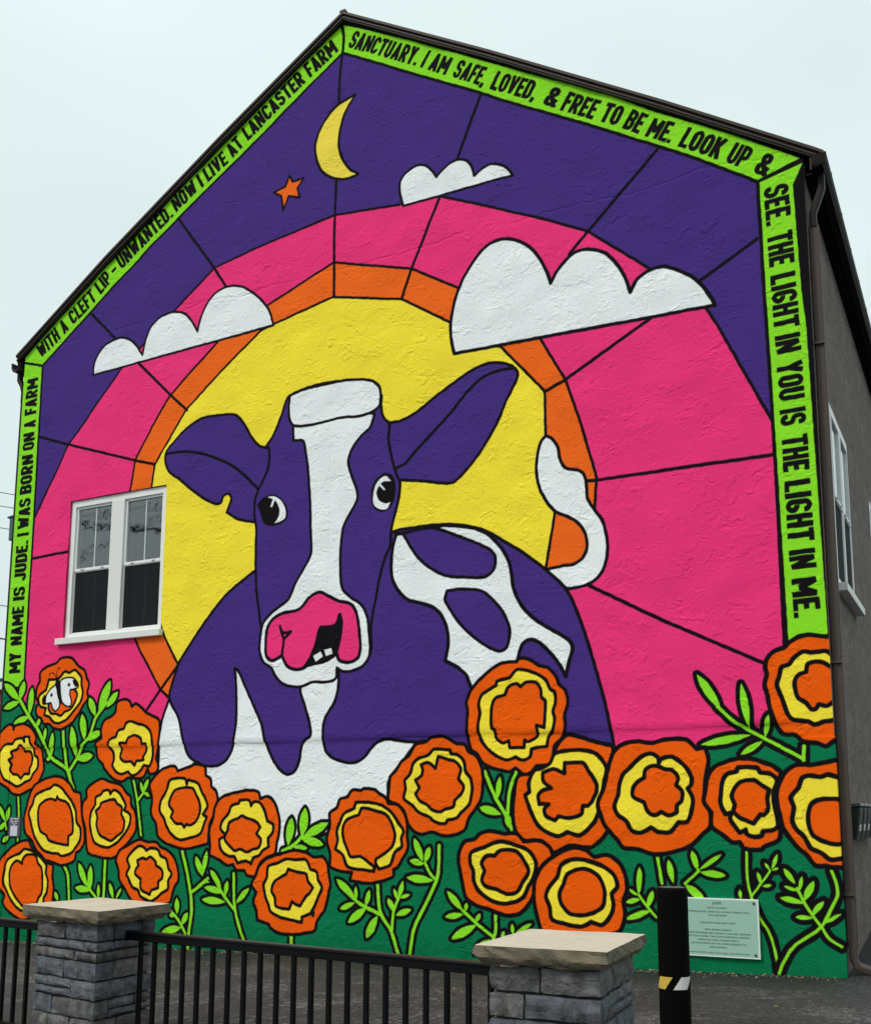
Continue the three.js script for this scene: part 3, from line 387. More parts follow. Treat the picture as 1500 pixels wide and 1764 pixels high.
// ---------------------------------------------------------------- ground
const gy = (x, z) => .0224 * clamp(x, -14, 14) - .008 + (z < 0 ? .105 * clamp(-z, 0, 9) * smoothstep(x, 4.6, 5.4) : 0);
{
  const xs = [], zs = []; for (let i = -60; i <= 60; i++) { const s = i / 60; xs.push(3 + 12 * s + 290 * s ** 5); zs.push(2 + 12 * s + 290 * s ** 5); }
  const pos = [], idx = []; const n = xs.length;
  for (const z of zs) for (const x of xs) pos.push(x, gy(x, z), z);
  for (let j = 0; j < n - 1; j++) for (let i = 0; i < n - 1; i++) { const a = j * n + i; idx.push(a, a + n, a + 1, a + 1, a + n, a + n + 1); }
  const g = new THREE.BufferGeometry(); g.setAttribute('position', new THREE.Float32BufferAttribute(pos, 3)); g.setIndex(idx); g.computeVertexNormals();
  const footTone = []; for (let i = 0; i < pos.length; i += 3) { const d = Math.abs(pos[i]) < 7 ? lerp(.38, 1, smoothstep(pos[i + 2] + .25 * n2(pos[i] * 1.1, 3), .15, 1.5)) : 1; footTone.push(d, d, d); }   // vertex tone, darker towards the wall foot
  g.setAttribute('color', new THREE.Float32BufferAttribute(footTone, 3));
  const uv = new Float32Array(pos.length / 3 * 2); for (let i = 0; i < uv.length / 2; i++) { uv[2 * i] = pos[3 * i] / 6; uv[2 * i + 1] = pos[3 * i + 2] / 6; }
  g.setAttribute('uv', new THREE.BufferAttribute(uv, 2));
  const grit = mulberry(5);
  const col = tex(1024, 1024, (u, v) => {
    const b = torF(u, v, 6, 2, 4), f = torF(u, v, 105, 9, 3), worn = smoothstep(b + .5 * f, .0, .5), s = grit();
    let c = .014 + .020 * worn + .085 * (.4 + .6 * worn) * smoothstep(f, -.05, .45) + (s > .95 ? .16 * worn + .05 : 0) + .010 * (s - .5);
    c = Math.max(.012, c); return [c * 1.03, c * .98, c * .99].map((x) => Math.pow(x, 1 / 2.2));
  }, { srgb: true });
  const bump = tex(1024, 1024, (u, v) => .5 + .22 * torF(u, v, 220, 4, 2) + .25 * (grit() - .5) + .2 * torF(u, v, 8, 6, 3));
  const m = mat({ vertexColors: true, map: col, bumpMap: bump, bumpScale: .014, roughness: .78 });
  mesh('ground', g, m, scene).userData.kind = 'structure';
}

// ---------------------------------------------------------------- the building
const XL = -5.275, XR = 5.255, DEEP = 15;
const building = thing('painted_building', 'tall gabled building with a rendered end wall covered by a purple cow mural', 'building');
const RT = [[-5.386, 7.877], [-3.799, 8.974], [-1.871, 10.189], [-.03, 11.29], [1.937, 10.075], [3.914, 8.802], [5.361, 7.833], [5.452, 7.768]];  // top of the verge
const RB = [[-5.318, 7.80], [-3.819, 8.895], [-1.888, 10.105], [-.03, 11.19], [1.925, 9.985], [3.904, 8.708], [5.30, 7.755]];         // its lower edge, a little out of true
const along = (L, x) => { if (x <= L[0][0]) return L[0][1] + (x - L[0][0]) * .69; for (let i = 0; i < L.length - 1; i++) if (x <= L[i + 1][0]) return lerp(L[i][1], L[i + 1][1], (x - L[i][0]) / (L[i + 1][0] - L[i][0])); return L[L.length - 1][1] - (x - L[L.length - 1][0]) * .66; };
const WIN = [-4.235, -2.585, 3.745, 5.615];                       // opening of the window in the mural
const lip = (x) => 2.325 + .03 * smoothstep(-x, 2.5, 5) + .012 * n2(x * .9, 4);
function zw(x, y) { // the wall's face: long swells, and a lip where the upper coat stops
  const e = Math.min(smoothstep(x, XL + .2, XL + .5), smoothstep(-x, -XR + .22, -XR + .5)), l = lip(x);
  let z = e * (.012 * fbm(x * .45, y * .55, 3) + .005 * n2(x * 1.7, y * 2.1));
  const w = .8 + .3 * n2(x * .7, 12);
  if (y >= l - .004) z += .012 * w * e * (1 - smoothstep(y, l, l + .22)); else z += e * w * (.004 - .014 * smoothstep(y, l - .5, l));
  return z;
}
{
  const xs = [XL], ys = []; for (let x = Math.ceil(XL / .07) * .07; x < XR - .01; x += .07) if (x > XL + .01) xs.push(x); xs.push(XR, WIN[0], WIN[1], -.03); xs.sort((a, b) => a - b);
  for (let y = -.35; y < 11.3; y += .09) ys.push(y); ys.push(WIN[2], WIN[3]);
  const pos = [], uv = [], idx = [], at = {}; ys.push(-99, -98); ys.sort((a, b) => a - b);    // two rows are set on the lip itself
  const yv = (x, j) => { const y = ys[j]; if (y < -90) return 0; return Math.min(y, along(RB, x) + .03); };
  const yrow = ys.filter((y) => y > -90);
  const rowsAt = (x) => { const l = lip(x), r = yrow.map((y) => (Math.abs(y - l) < .05 ? l + .06 * Math.sign(y - l || 1) : y)); r.push(l - .014, l); r.sort((a, b) => a - b); return r.map((y) => Math.min(y, along(RB, x) + .03)); };
  const cols = xs.map(rowsAt), n = cols[0].length;
  const put = (i, j) => { const k = i * 1000 + j; if (k in at) return at[k]; const x = xs[i], y = cols[i][j]; at[k] = pos.length / 3; pos.push(x, y, zw(x, y)); uv.push((x * 1000 - X0) / (X1 - X0), (y * 1000 - Y0) / (Y1 - Y0)); return at[k]; };
  for (let i = 0; i < xs.length - 1; i++) for (let j = 0; j < n - 1; j++) {
    const mx = (xs[i] + xs[i + 1]) / 2, my = (cols[i][j] + cols[i][j + 1]) / 2;
    if (mx > WIN[0] && mx < WIN[1] && my > WIN[2] && my < WIN[3]) continue;
    if (cols[i][j + 1] - cols[i][j] < 1e-6 && cols[i + 1][j + 1] - cols[i + 1][j] < 1e-6) continue;
    const a = put(i, j), b = put(i + 1, j), c = put(i + 1, j + 1), d = put(i, j + 1); idx.push(a, b, c, a, c, d);
  }
  const g = new THREE.BufferGeometry(); g.setAttribute('position', new THREE.Float32BufferAttribute(pos, 3)); g.setAttribute('uv', new THREE.Float32BufferAttribute(uv, 2)); g.setIndex(idx); g.computeVertexNormals();
  mesh('gable_wall', g, muralMat, building).userData.label = 'end wall painted with a purple and white cow, sun rays and marigolds';
  // reveals of the window opening, painted pink and yellow with the wall
  const pinkM = mat({ color: lin(.66, .035, .13), bumpMap: muralBump, bumpScale: .01, roughness: .65 });
  const rv = []; rv.push(box(WIN[0] - .08, WIN[0], WIN[2], WIN[3], -.16, -.016)); rv.push(box(WIN[0] - .08, WIN[1] + .08, WIN[3], WIN[3] + .08, -.16, -.018));
  mesh('window_reveal', merge(rv), pinkM, building);
  mesh('window_reveal', box(WIN[1], WIN[1] + .08, WIN[2], WIN[3] - .001, -.16, -.016), mat({ color: lin(.85, .70, .05), roughness: .65 }), building);
}
// side wall of grey-brown render
const sideCol = tex(1024, 1024, (u, v) => { const c = .135 + .085 * torF(u, v, 9, 3, 5) + .19 * Math.max(0, torF(u * 2 % 1, v, 34, 8, 3)) + .03 * torF(u, v, 90, 5, 2); return [c * 1.22, c * .95, c * .85].map((x) => Math.pow(Math.max(.01, x), 1 / 2.2)); }, { srgb: true });
const sideBump = tex(1024, 1024, (u, v) => .5 + .2 * torF(u, v, 24, 3, 4) + .2 * torF(u, v, 120, 7, 2));
const sideMat = mat({ map: sideCol, bumpMap: sideBump, bumpScale: .05, roughness: .9 });
const YE = 7.74;
{
  const holes = [[-2.36, -.93, 3.74, 5.64], [-6.21, -4.78, 3.74, 5.64]];
  const s = new THREE.Shape([new THREE.Vector2(.0, -.6), new THREE.Vector2(DEEP, -.6), new THREE.Vector2(DEEP, YE), new THREE.Vector2(.0, YE)]);
  for (const [z0, z1, y0, y1] of holes) s.holes.push(new THREE.Path([new THREE.Vector2(-z1, y0), new THREE.Vector2(-z1, y1), new THREE.Vector2(-z0, y1), new THREE.Vector2(-z0, y0)]));
  const g = new THREE.ExtrudeGeometry(s, { depth: .3, bevelEnabled: false }).rotateY(Math.PI / 2).translate(XR - .3, 0, 0);
  g.translate(.0, 0, -.004); mesh('side_wall', metricUV(g, .62), sideMat, building);
  mesh('side_wall', metricUV(box(XL, XL + .3, -.6, YE, -DEEP, -.004), .4), sideMat, building);
  mesh('back_wall', metricUV(box(XL + .3, XR - .3, -.6, YE, -DEEP, -DEEP + .3), .4), sideMat, building);
  const gs = new THREE.Shape([new THREE.Vector2(XL + .3, YE), new THREE.Vector2(XR - .3, YE), new THREE.Vector2(0, 11.0)]);
  mesh('back_gable', metricUV(new THREE.ExtrudeGeometry(gs, { depth: .2, bevelEnabled: false }).translate(0, 0, -DEEP), .4), sideMat, building);
}
// dark brown verge boards, roof slopes
const brown = paint({ color: lin(.030, .021, .019), roughness: .5, specularIntensity: .3 }), brown2 = paint({ color: lin(.052, .036, .032), roughness: .5, specularIntensity: .3 }), eaveShade = paint({ color: lin(.008, .0065, .007) }), tin = paint({ color: lin(.014, .0105, .010), roughness: .6, specularIntensity: .12 });  // the near-black one holds the shade under the eaves as colour
const shingle = mat({ color: lin(.05, .047, .047), roughness: .9, bumpMap: sideBump, bumpScale: .02 });
function strip(pts, z0, z1) { // a ribbon of (x, y low, y high) sections, z0..z1 deep
  const out = [];
  for (let i = 0; i < pts.length - 1; i++) { const [xa, la, ha] = pts[i], [xb, lb, hb] = pts[i + 1];
    const s = new THREE.Shape([new THREE.Vector2(xa, la), new THREE.Vector2(xb, lb), new THREE.Vector2(xb, hb), new THREE.Vector2(xa, ha)]);
    out.push(new THREE.ExtrudeGeometry(s, { depth: z1 - z0, bevelEnabled: false }).translate(0, 0, z0)); }
  return merge(out);
}
for (const side of [0, 1]) {
  const T = side ? RT.slice(3) : RT.slice(0, 4);
  const sec = (lo, hi) => T.map(([x, y]) => [x, y - lo, y - hi]);
  const vb = group('verge_board', building);
  mesh('fascia', strip(sec(.098, .035), -.3, .045), brown, vb);
  mesh('drip_edge', strip(sec(.034, .0), -.3, .072), brown2, vb);
  mesh('bed_mould', strip(sec(.078, .062), .0452, .058), brown2, vb);
  mesh('shadow_strip', strip(T.map(([x]) => [x, along(RB, x) + .012, along(RB, x) + .06]), -.1, .03), eaveShade, vb);  // black strip that paints in the shadow line beneath the verge
  const [a, b] = side ? [RT[3], [5.40, 7.80]] : [[-5.50, 7.80], RT[3]];
  mesh('roof_slope', strip([[a[0], a[1] - .05, a[1] - .004], [b[0], b[1] - .05, b[1] - .004]], -DEEP - .1, -.3), shingle, building);
}
mesh('ridge_cap', merge([box(-.07, .01, 11.275, 11.305, -DEEP, .075)]), brown2, building);
// gutters: half-round-fronted trough profile run along each eave
function gutter(sgn) {
  const p = [[0, 0], [.0, .11], [.012, .11], [.012, .012], [.085, .012], [.105, .05], [.11, .115], [.135, .115], [.13, .04], [.1, -.012], [.03, -.02]].map(([x, y]) => new THREE.Vector2(sgn * x, y));
  const s = new THREE.Shape(p); return new THREE.ExtrudeGeometry(s, { depth: DEEP, bevelEnabled: false });
}
{
  const g = group('gutter', building), eR = 5.335, eL = -5.365;
  mesh('trough', gutter(1).translate(eR, 7.645, -DEEP + .06), tin, g);
  mesh('end_cap', box(eR + .003, eR + .13, 7.64, 7.75, .06, .066), tin, g);
  for (let z = -.35; z > -9; z -= .8) mesh('hanger', box(eR - .01, eR + .138, 7.735, 7.766, z - .012, z + .012), brown2, g);
  mesh('soffit', box(XR + .002, eR - .002, 7.60, 7.625, -DEEP, -.02), eaveShade, g); mesh('fascia', box(eR - .02, eR - .001, 7.626, 7.77, -DEEP, .03), brown, g);
  const h = group('gutter', building);
  mesh('trough', gutter(-1).translate(eL, 7.67, -DEEP + .04), brown, h);
  mesh('fascia', box(eL + .001, eL + .02, 7.66, 7.79, -DEEP, .02), brown, h);
}
// downspouts
function pipe(pts, w, d, m, parent, name = 'downspout') {
  const c = new THREE.CatmullRomCurve3(pts, false, 'catmullrom', .12), s = new THREE.Shape(), r = .018;
  s.moveTo(-w / 2 + r, -d / 2); s.lineTo(w / 2 - r, -d / 2); s.quadraticCurveTo(w / 2, -d / 2, w / 2, -d / 2 + r); s.lineTo(w / 2, d / 2 - r); s.quadraticCurveTo(w / 2, d / 2, w / 2 - r, d / 2); s.lineTo(-w / 2 + r, d / 2); s.quadraticCurveTo(-w / 2, d / 2, -w / 2, d / 2 - r); s.lineTo(-w / 2, -d / 2 + r); s.quadraticCurveTo(-w / 2, -d / 2, -w / 2 + r, -d / 2);
  return mesh(name, new THREE.ExtrudeGeometry(s, { steps: 60, extrudePath: c, bevelEnabled: false }), m, parent);
}
const pipeM = paint({ color: lin(.082, .062, .053), roughness: .55, specularIntensity: .3 }), pipeD = paint({ color: lin(.012, .0095, .009), roughness: .5, specularIntensity: .3 });
{
  const d = group('downspout', building), x = XR + .048;
  pipe([V(5.395, 7.64, -.12), V(5.395, 7.50, -.12), V(5.36, 7.40, -.12), V(x, 7.25, -.12), V(x, 7.1, -.12)], .085, .065, pipeD, d, 'offset');
  pipe([V(x, 7.12, -.12), V(x, 4, -.125), V(x, .55, -.12), V(x, .36, -.12)], .09, .065, pipeM, d, 'pipe');
  pipe([V(x, .40, -.12), V(x, .27, -.12), V(x + .03, .20, -.13), V(x + .12, .165, -.16), V(x + .42, .13, -.24)], .085, .065, pipeM, d, 'shoe');
  for (const y of [5.9, 2.85, .8]) mesh('strap', box(XR, XR + .094, y, y + .022, -.18, -.06), pipeM, d);
  const l = group('downspout', building);
  pipe([V(-5.42, 7.66, -.06), V(-5.42, 7.55, -.06), V(-5.36, 7.46, -.06), V(-5.325, 7.36, -.06), V(-5.325, 7.2, -.06)], .075, .06, pipeD, l, 'offset');
  pipe([V(-5.318, 7.22, -.06), V(-5.318, 4, -.06), V(-5.318, 0, -.06)], .075, .06, pipeD, l, 'pipe');
}
// corner boards of the lower coat, painted with the mural
{
  const cb = (x0, x1, y1) => { const g = rbox(x0, x1, -.3, y1, -.05, .010, .004), p = g.attributes.position, uv = g.attributes.uv; for (let i = 0; i < p.count; i++) uv.setXY(i, (p.getX(i) * 1000 - X0) / (X1 - X0), (p.getY(i) * 1000 - Y0) / (Y1 - Y0)); return g; };
  const smooth = paint({ map: muralMap });
  mesh('corner_board', cb(5.02, 5.262, 2.19), smooth, building); mesh('corner_board', cb(-5.285, -5.05, 2.31), smooth, building);
}
// window builder: two double-hung lights side by side in a white frame; local x across, y up, z out
const vinyl = mat({ color: lin(.80, .80, .79), roughness: .38 }), trim = mat({ color: lin(.72, .72, .70), roughness: .45 });
const glassTop = new THREE.MeshPhysicalMaterial({ color: lin(.93, .96, .97), roughness: .02, transmission: 1, thickness: 0, ior: 1.78, bumpMap: tex(128, 128, (u, v) => .5 + .5 * torF(u, v, 2.2, 3, 2)), bumpScale: .0016 });
const screenM = paint({ color: lin(.016, .018, .020), roughness: .7, specularIntensity: .15, transparent: true, opacity: .62 });
const roomM = mat({ color: lin(.085, .092, .118), roughness: .9 }), frameD = mat({ color: lin(.5, .5, .5), roughness: .5 });
function makeWindow(name, x0, x1, y0, y1, parent, mull = .11, fwd = 0) {
  const w = group(name, parent), f = fwd ? .05 : .072, xm = (x0 + x1) / 2, out = [];
  out.push(box(x0, x0 + f, y0, y1, -.14, -.03), box(x1 - f, x1, y0, y1, -.14, -.03), box(x0 + f, x1 - f, y1 - .085, y1, -.14, -.03), box(x0 + f, x1 - f, y0, y0 + .06, -.14, -.028));
  mesh('frame', merge(out), vinyl, w); mesh('mullion', rbox(xm - mull, xm + mull, y0 + .06, y1 - .085, -.139, -.024, .008), trim, w);
  const put = (n, g, m) => mesh(n, g.translate(0, 0, fwd), m, w);
  for (const [a, b] of [[x0 + f, xm - mull], [xm + mull, x1 - f]]) {
    const lo = y0 + .06, hi = y1 - .085, mid = (lo + hi) / 2 + .0, s = .030;
    const fr = (u0, u1, v0, v1, z0, z1, t) => merge([box(u0, u0 + t, v0, v1, z0, z1), box(u1 - t, u1, v0, v1, z0, z1), box(u0 + t, u1 - t, v1 - t, v1, z0, z1), box(u0 + t, u1 - t, v0, v0 + t * 1.2, z0, z1)]);
    put('sash', fr(a, b, mid - .02, hi, -.10, -.055, s), vinyl); put('sash', fr(a, b, lo, mid + .012, -.136, -.102, s), frameD);
    put('pane', box(a + s, b - s, mid, hi - s, -.081, -.078), glassTop);
    put('pane', box(a + s, b - s, lo + s, mid, -.121, -.118), glassTop);
    put('insect_screen', box(a + .008, b - .008, lo + .006, mid - .022, -.0742, -.0735), screenM);
    put('screen_frame', fr(a + .002, b - .002, lo + .002, mid - .0205, -.077, -.066, .013), vinyl);
    const c = (a + b) / 2; put('muntin', box(c - .007, c + .007, mid, hi - s, -.090, -.0825), vinyl); put('muntin', box(c - .006, c + .006, lo + s, mid, -.131, -.1225), vinyl);
    put('sash_lock', rbox(a + .12, a + .17, mid - .006, mid + .012, -.055, -.04, .004), vinyl); put('sash_lock', rbox(b - .17, b - .12, mid - .006, mid + .012, -.055, -.04, .004), vinyl);
  }
  mesh('sill', rbox(x0 - .085, x1 + .04, y0 - .085, y0 - .002, -.13, .062, .006), trim, w);
  const room = [box(x0 - .3, x1 + .3, y0 - .4, y1 + .3, -1.9, -1.85), box(x0 - .3, x1 + .3, y0 - .4, y0 - .35, -1.85, -.17), box(x0 - .3, x1 + .3, y1 + .25, y1 + .3, -1.85, -.17), box(x0 - .3, x0 - .25, y0 - .35, y1 + .25, -1.85, -.17), box(x1 + .25, x1 + .3, y0 - .35, y1 + .25, -1.85, -.17)];
  mesh('room_lining', merge(room), roomM, w);
  return w;
}
makeWindow('window', WIN[0] + .002, WIN[1] - .002, WIN[2] + .012, WIN[3] - .003, building);
for (const z of [-.93, -4.78]) { const w = makeWindow('window', 0, 1.43, 3.75, 5.635, building, .045, .032); w.rotation.y = Math.PI / 2; w.position.set(XR + .034, 0, z); }

// ---------------------------------------------------------------- things fixed to the walls
{ // plaque
  const c = document.createElement('canvas'); c.width = 1024; c.height = 768; const p = c.getContext('2d');
  p.fillStyle = '#dfe7e4'; p.fillRect(0, 0, 1024, 768); p.fillStyle = '#97bcac'; p.fillRect(14, 14, 996, 740); p.fillStyle = '#13211b'; p.textAlign = 'center';
  const L = [[78, 'bold 50px sans-serif', 'JUDE'], [136, 'bold 31px sans-serif', 'ARTIST SLYFORTY'], [188, 'bold 31px sans-serif', 'THOMINGO RIVAS, JANDI LEA GOSHERT, KENKA LTECE,'], [234, 'bold 31px sans-serif', 'ALIX WACBURN'], [334, 'bold 31px sans-serif', 'LANCASTER FARM SANCTUARY'], [424, 'bold 31px sans-serif', 'WITH SPECIAL THANKS'], [470, 'bold 31px sans-serif', 'HESSLER INTERIORS INC, RACHEL\'S CAFE AND CREPERIE,'], [514, 'bold 31px sans-serif', 'AND YOGA STUDIO, TWO DUDES PAINTING COMPANY'], [560, 'bold 31px sans-serif', 'SARAH SALLUZZO, JOANNA TURO &'], [606, 'bold 31px sans-serif', 'AN ANONYMOUS GIFT IN LOVING MEMORY OF'], [652, 'bold 31px sans-serif', 'JANE GOODALL'], [726, 'bold 28px sans-serif', 'October 20, 2025 to Jude, Claire, Maya, Luna & all animals']];
  for (const [y, f, t] of L) { p.font = f; p.fillText(t, 512, y, 940); }
  const t = new THREE.CanvasTexture(c); t.colorSpace = THREE.SRGBColorSpace; t.anisotropy = 8;
  const o = thing('plaque', 'mint green printed plaque with white edge low on the painted wall behind the black bollard', 'plaque', [4.172, .485, .035]);
  mesh('panel', rbox(-.37, .37, -.26, .26, -.03, 0, .003), mat({ color: lin(.72, .78, .76), roughness: .4 }), o);
  mesh('print', new THREE.PlaneGeometry(.735, .515).translate(0, 0, .0012), mat({ map: t, roughness: .4 }), o);
  for (const [x, y] of [[-.33, .225], [.33, .225], [-.33, -.225], [.33, -.225]]) mesh('screw', new THREE.CylinderGeometry(.011, .011, .008, 12).rotateX(Math.PI / 2).translate(x, y, .004), mat({ color: lin(.03, .03, .035), roughness: .4 }), o);
}
{ // small notice, upper part lettered, lower part a pale square
  const c = document.createElement('canvas'); c.width = 256; c.height = 320; const p = c.getContext('2d'); p.fillStyle = '#4a4458'; p.fillRect(0, 0, 256, 320); p.fillStyle = '#c9c9d0'; p.fillRect(38, 138, 160, 170);
  p.fillStyle = '#cfcbd6'; for (const [x, y, w] of [[20, 10, 200], [24, 36, 62], [120, 36, 40], [170, 36, 40], [24, 64, 84], [120, 64, 30], [156, 64, 54], [56, 90, 50], [124, 90, 56], [90, 116, 60]]) p.fillRect(x, y, w, 12);
  const t = new THREE.CanvasTexture(c); t.colorSpace = THREE.SRGBColorSpace;
  const o = thing('notice', 'small dark grey notice with a pale square on green paint near the wall edge', 'notice', [-4.875, 1.325, .028]);
  mesh('panel', rbox(-.105, .105, -.125, .125, -.03, 0, .003), mat({ color: lin(.07, .06, .09), roughness: .45 }), o); mesh('print', new THREE.PlaneGeometry(.204, .244).translate(0, 0, .0012), mat({ map: t, roughness: .45 }), o);
}
{ // wall box on the far side wall
  const o = thing('utility_box', 'dark teal utility box on the side wall beyond the left edge of the mural', 'utility box', [-5.375, 5.41, -.22]);
  const m = mat({ color: lin(.02, .085, .10), roughness: .4 }); mesh('cabinet', rbox(-.10, .1, -.17, .16, -.12, .14, .012), m, o); mesh('lid', rbox(-.112, .1, .161, .185, -.14, .155, .006).rotateZ(.12), m, o);
}
{ // row of black mailboxes on the side wall
  const body = mat({ color: lin(.008, .008, .009), roughness: .35 }), face = mat({ color: lin(.03, .03, .034), roughness: .3 }), lab = mat({ color: lin(.6, .6, .58), roughness: .5 }), hood = mat({ color: lin(.06, .06, .068), roughness: .4 });
  const rank = ['nearest the wall corner', 'second from the wall corner', 'third from the wall corner', 'fourth from the wall corner', 'farthest from the wall corner'];
  let first = null;
  for (let k = 0; k < 5; k++) {
    let o; const lb = `black wall mailbox in the row on the brown side wall, ${rank[k]}`, z = -.62 - k * .36;
    if (!first) {
      o = first = thing('mailbox', lb, 'mailbox', [XR, 1.43, z], 0, 'mailboxes on the side wall');
      const s = new THREE.Shape([new THREE.Vector2(0, -.15), new THREE.Vector2(.085, -.15), new THREE.Vector2(.125, .13), new THREE.Vector2(0, .13)]);
      mesh('body', new THREE.ExtrudeGeometry(s, { depth: .28, bevelEnabled: true, bevelSize: .006, bevelThickness: .006, bevelSegments: 2 }).translate(0, 0, -.14), body, o);
      mesh('lid', rbox(-.0, .15, .134, .165, -.16, .16, .008).rotateZ(.06), hood, o);
      mesh('door', box(0, .008, -.12, .105, -.11, .11).rotateZ(-.142).translate(.109, .003, 0), face, o);
      mesh('address_label', box(0, .004, -.08, -.02, -.06, .06).rotateZ(-.142).translate(.1165, .0, 0), lab, o);
    } else { o = first.clone(); o.name = numbered('mailbox'); o.position.z = z; o.userData = { ...first.userData, label: lb }; scene.add(o); }
  }
}

// ---------------------------------------------------------------- stone pillars
const stoneMaps = [0, 1, 2].map((k) => tex(256, 256, (u, v) => { const c = torF(u, v, 6, k * 9 + 2, 5), f = torF(u, v, 40, k + 3, 2); const g = .5 + .62 * c + .14 * f; const warm = .5 + .9 * torF(u, v, 4, k * 5 + 30, 3); return [g * lerp(.94, 1.06, warm), g * .99, g * lerp(1.06, .92, warm)].map((x) => clamp(.10 + .95 * x, 0, 1)); }));
const stoneBump = tex(256, 256, (u, v) => .5 + .5 * torF(u, v, 7, 4, 5));
const stoneTones = [[.098, .104, .118], [.076, .082, .094], [.124, .128, .138], [.104, .100, .097], [.064, .069, .080], [.135, .130, .122]];
const stoneMats = stoneTones.map(([r, g, b], i) => mat({ color: lin(r * 1.34, g * 1.37, b * 1.44), map: stoneMaps[i % 3], bumpMap: stoneBump, bumpScale: .02, roughness: .82 }));
const warmStone = [3, 5].map((i) => stoneMats[i]);
const flip = (g) => { const ix = g.index; for (let i = 0; i < ix.count; i += 3) { const t = ix.getX(i); ix.setX(i, ix.getX(i + 1)); ix.setX(i + 1, t); } };
// a rough-hewn block filling the cell u0..u1 x v0..v1 (plan, through map), y0..y1
function block(map, u0, u1, v0, v1, y0, y1, seed, proud) {
  const q = mergeVertices(new THREE.BoxGeometry(1, 1, 1, 5, 3, 5).deleteAttribute('uv').deleteAttribute('normal')), p = q.attributes.position;
  const c = map((u0 + u1) / 2, (v0 + v1) / 2), w = .004;
  flip(q);
  for (let i = 0; i < p.count; i++) {
    const a = p.getX(i) + .5, b = p.getY(i) + .5, d = p.getZ(i) + .5, [X, Z] = map(lerp(u0, u1, a), lerp(v0, v1, d)), Y = lerp(y0 + w, y1 - w, b);
    const ea = Math.min(a, 1 - a), eb = Math.min(b, 1 - b), ed = Math.min(d, 1 - d), edges = (ea < .01) + (eb < .01) + (ed < .01);
    const shrink = edges > 1 ? .006 + .003 * n3(X * 19, Y * 19, Z * 19 + seed) : 0, out = (edges === 1 ? proud : proud * .45) + .005 * n3(X * 9 + seed, Y * 9, Z * 9);
    const sx = ea < .01 ? Math.sign(a - .5) : 0, sz = ed < .01 ? Math.sign(d - .5) : 0, sy = eb < .01 ? Math.sign(b - .5) : 0, [ox, oz] = map.dir(sx, sz);
    p.setXYZ(i, X + ox * (out - shrink), Y - sy * shrink * .6 + (sy ? .004 * n3(X * 9, seed, Z * 9) : 0), Z + oz * (out - shrink));
  }
  return metricUV(toCreasedNormals(q, .62), 1.7);
}
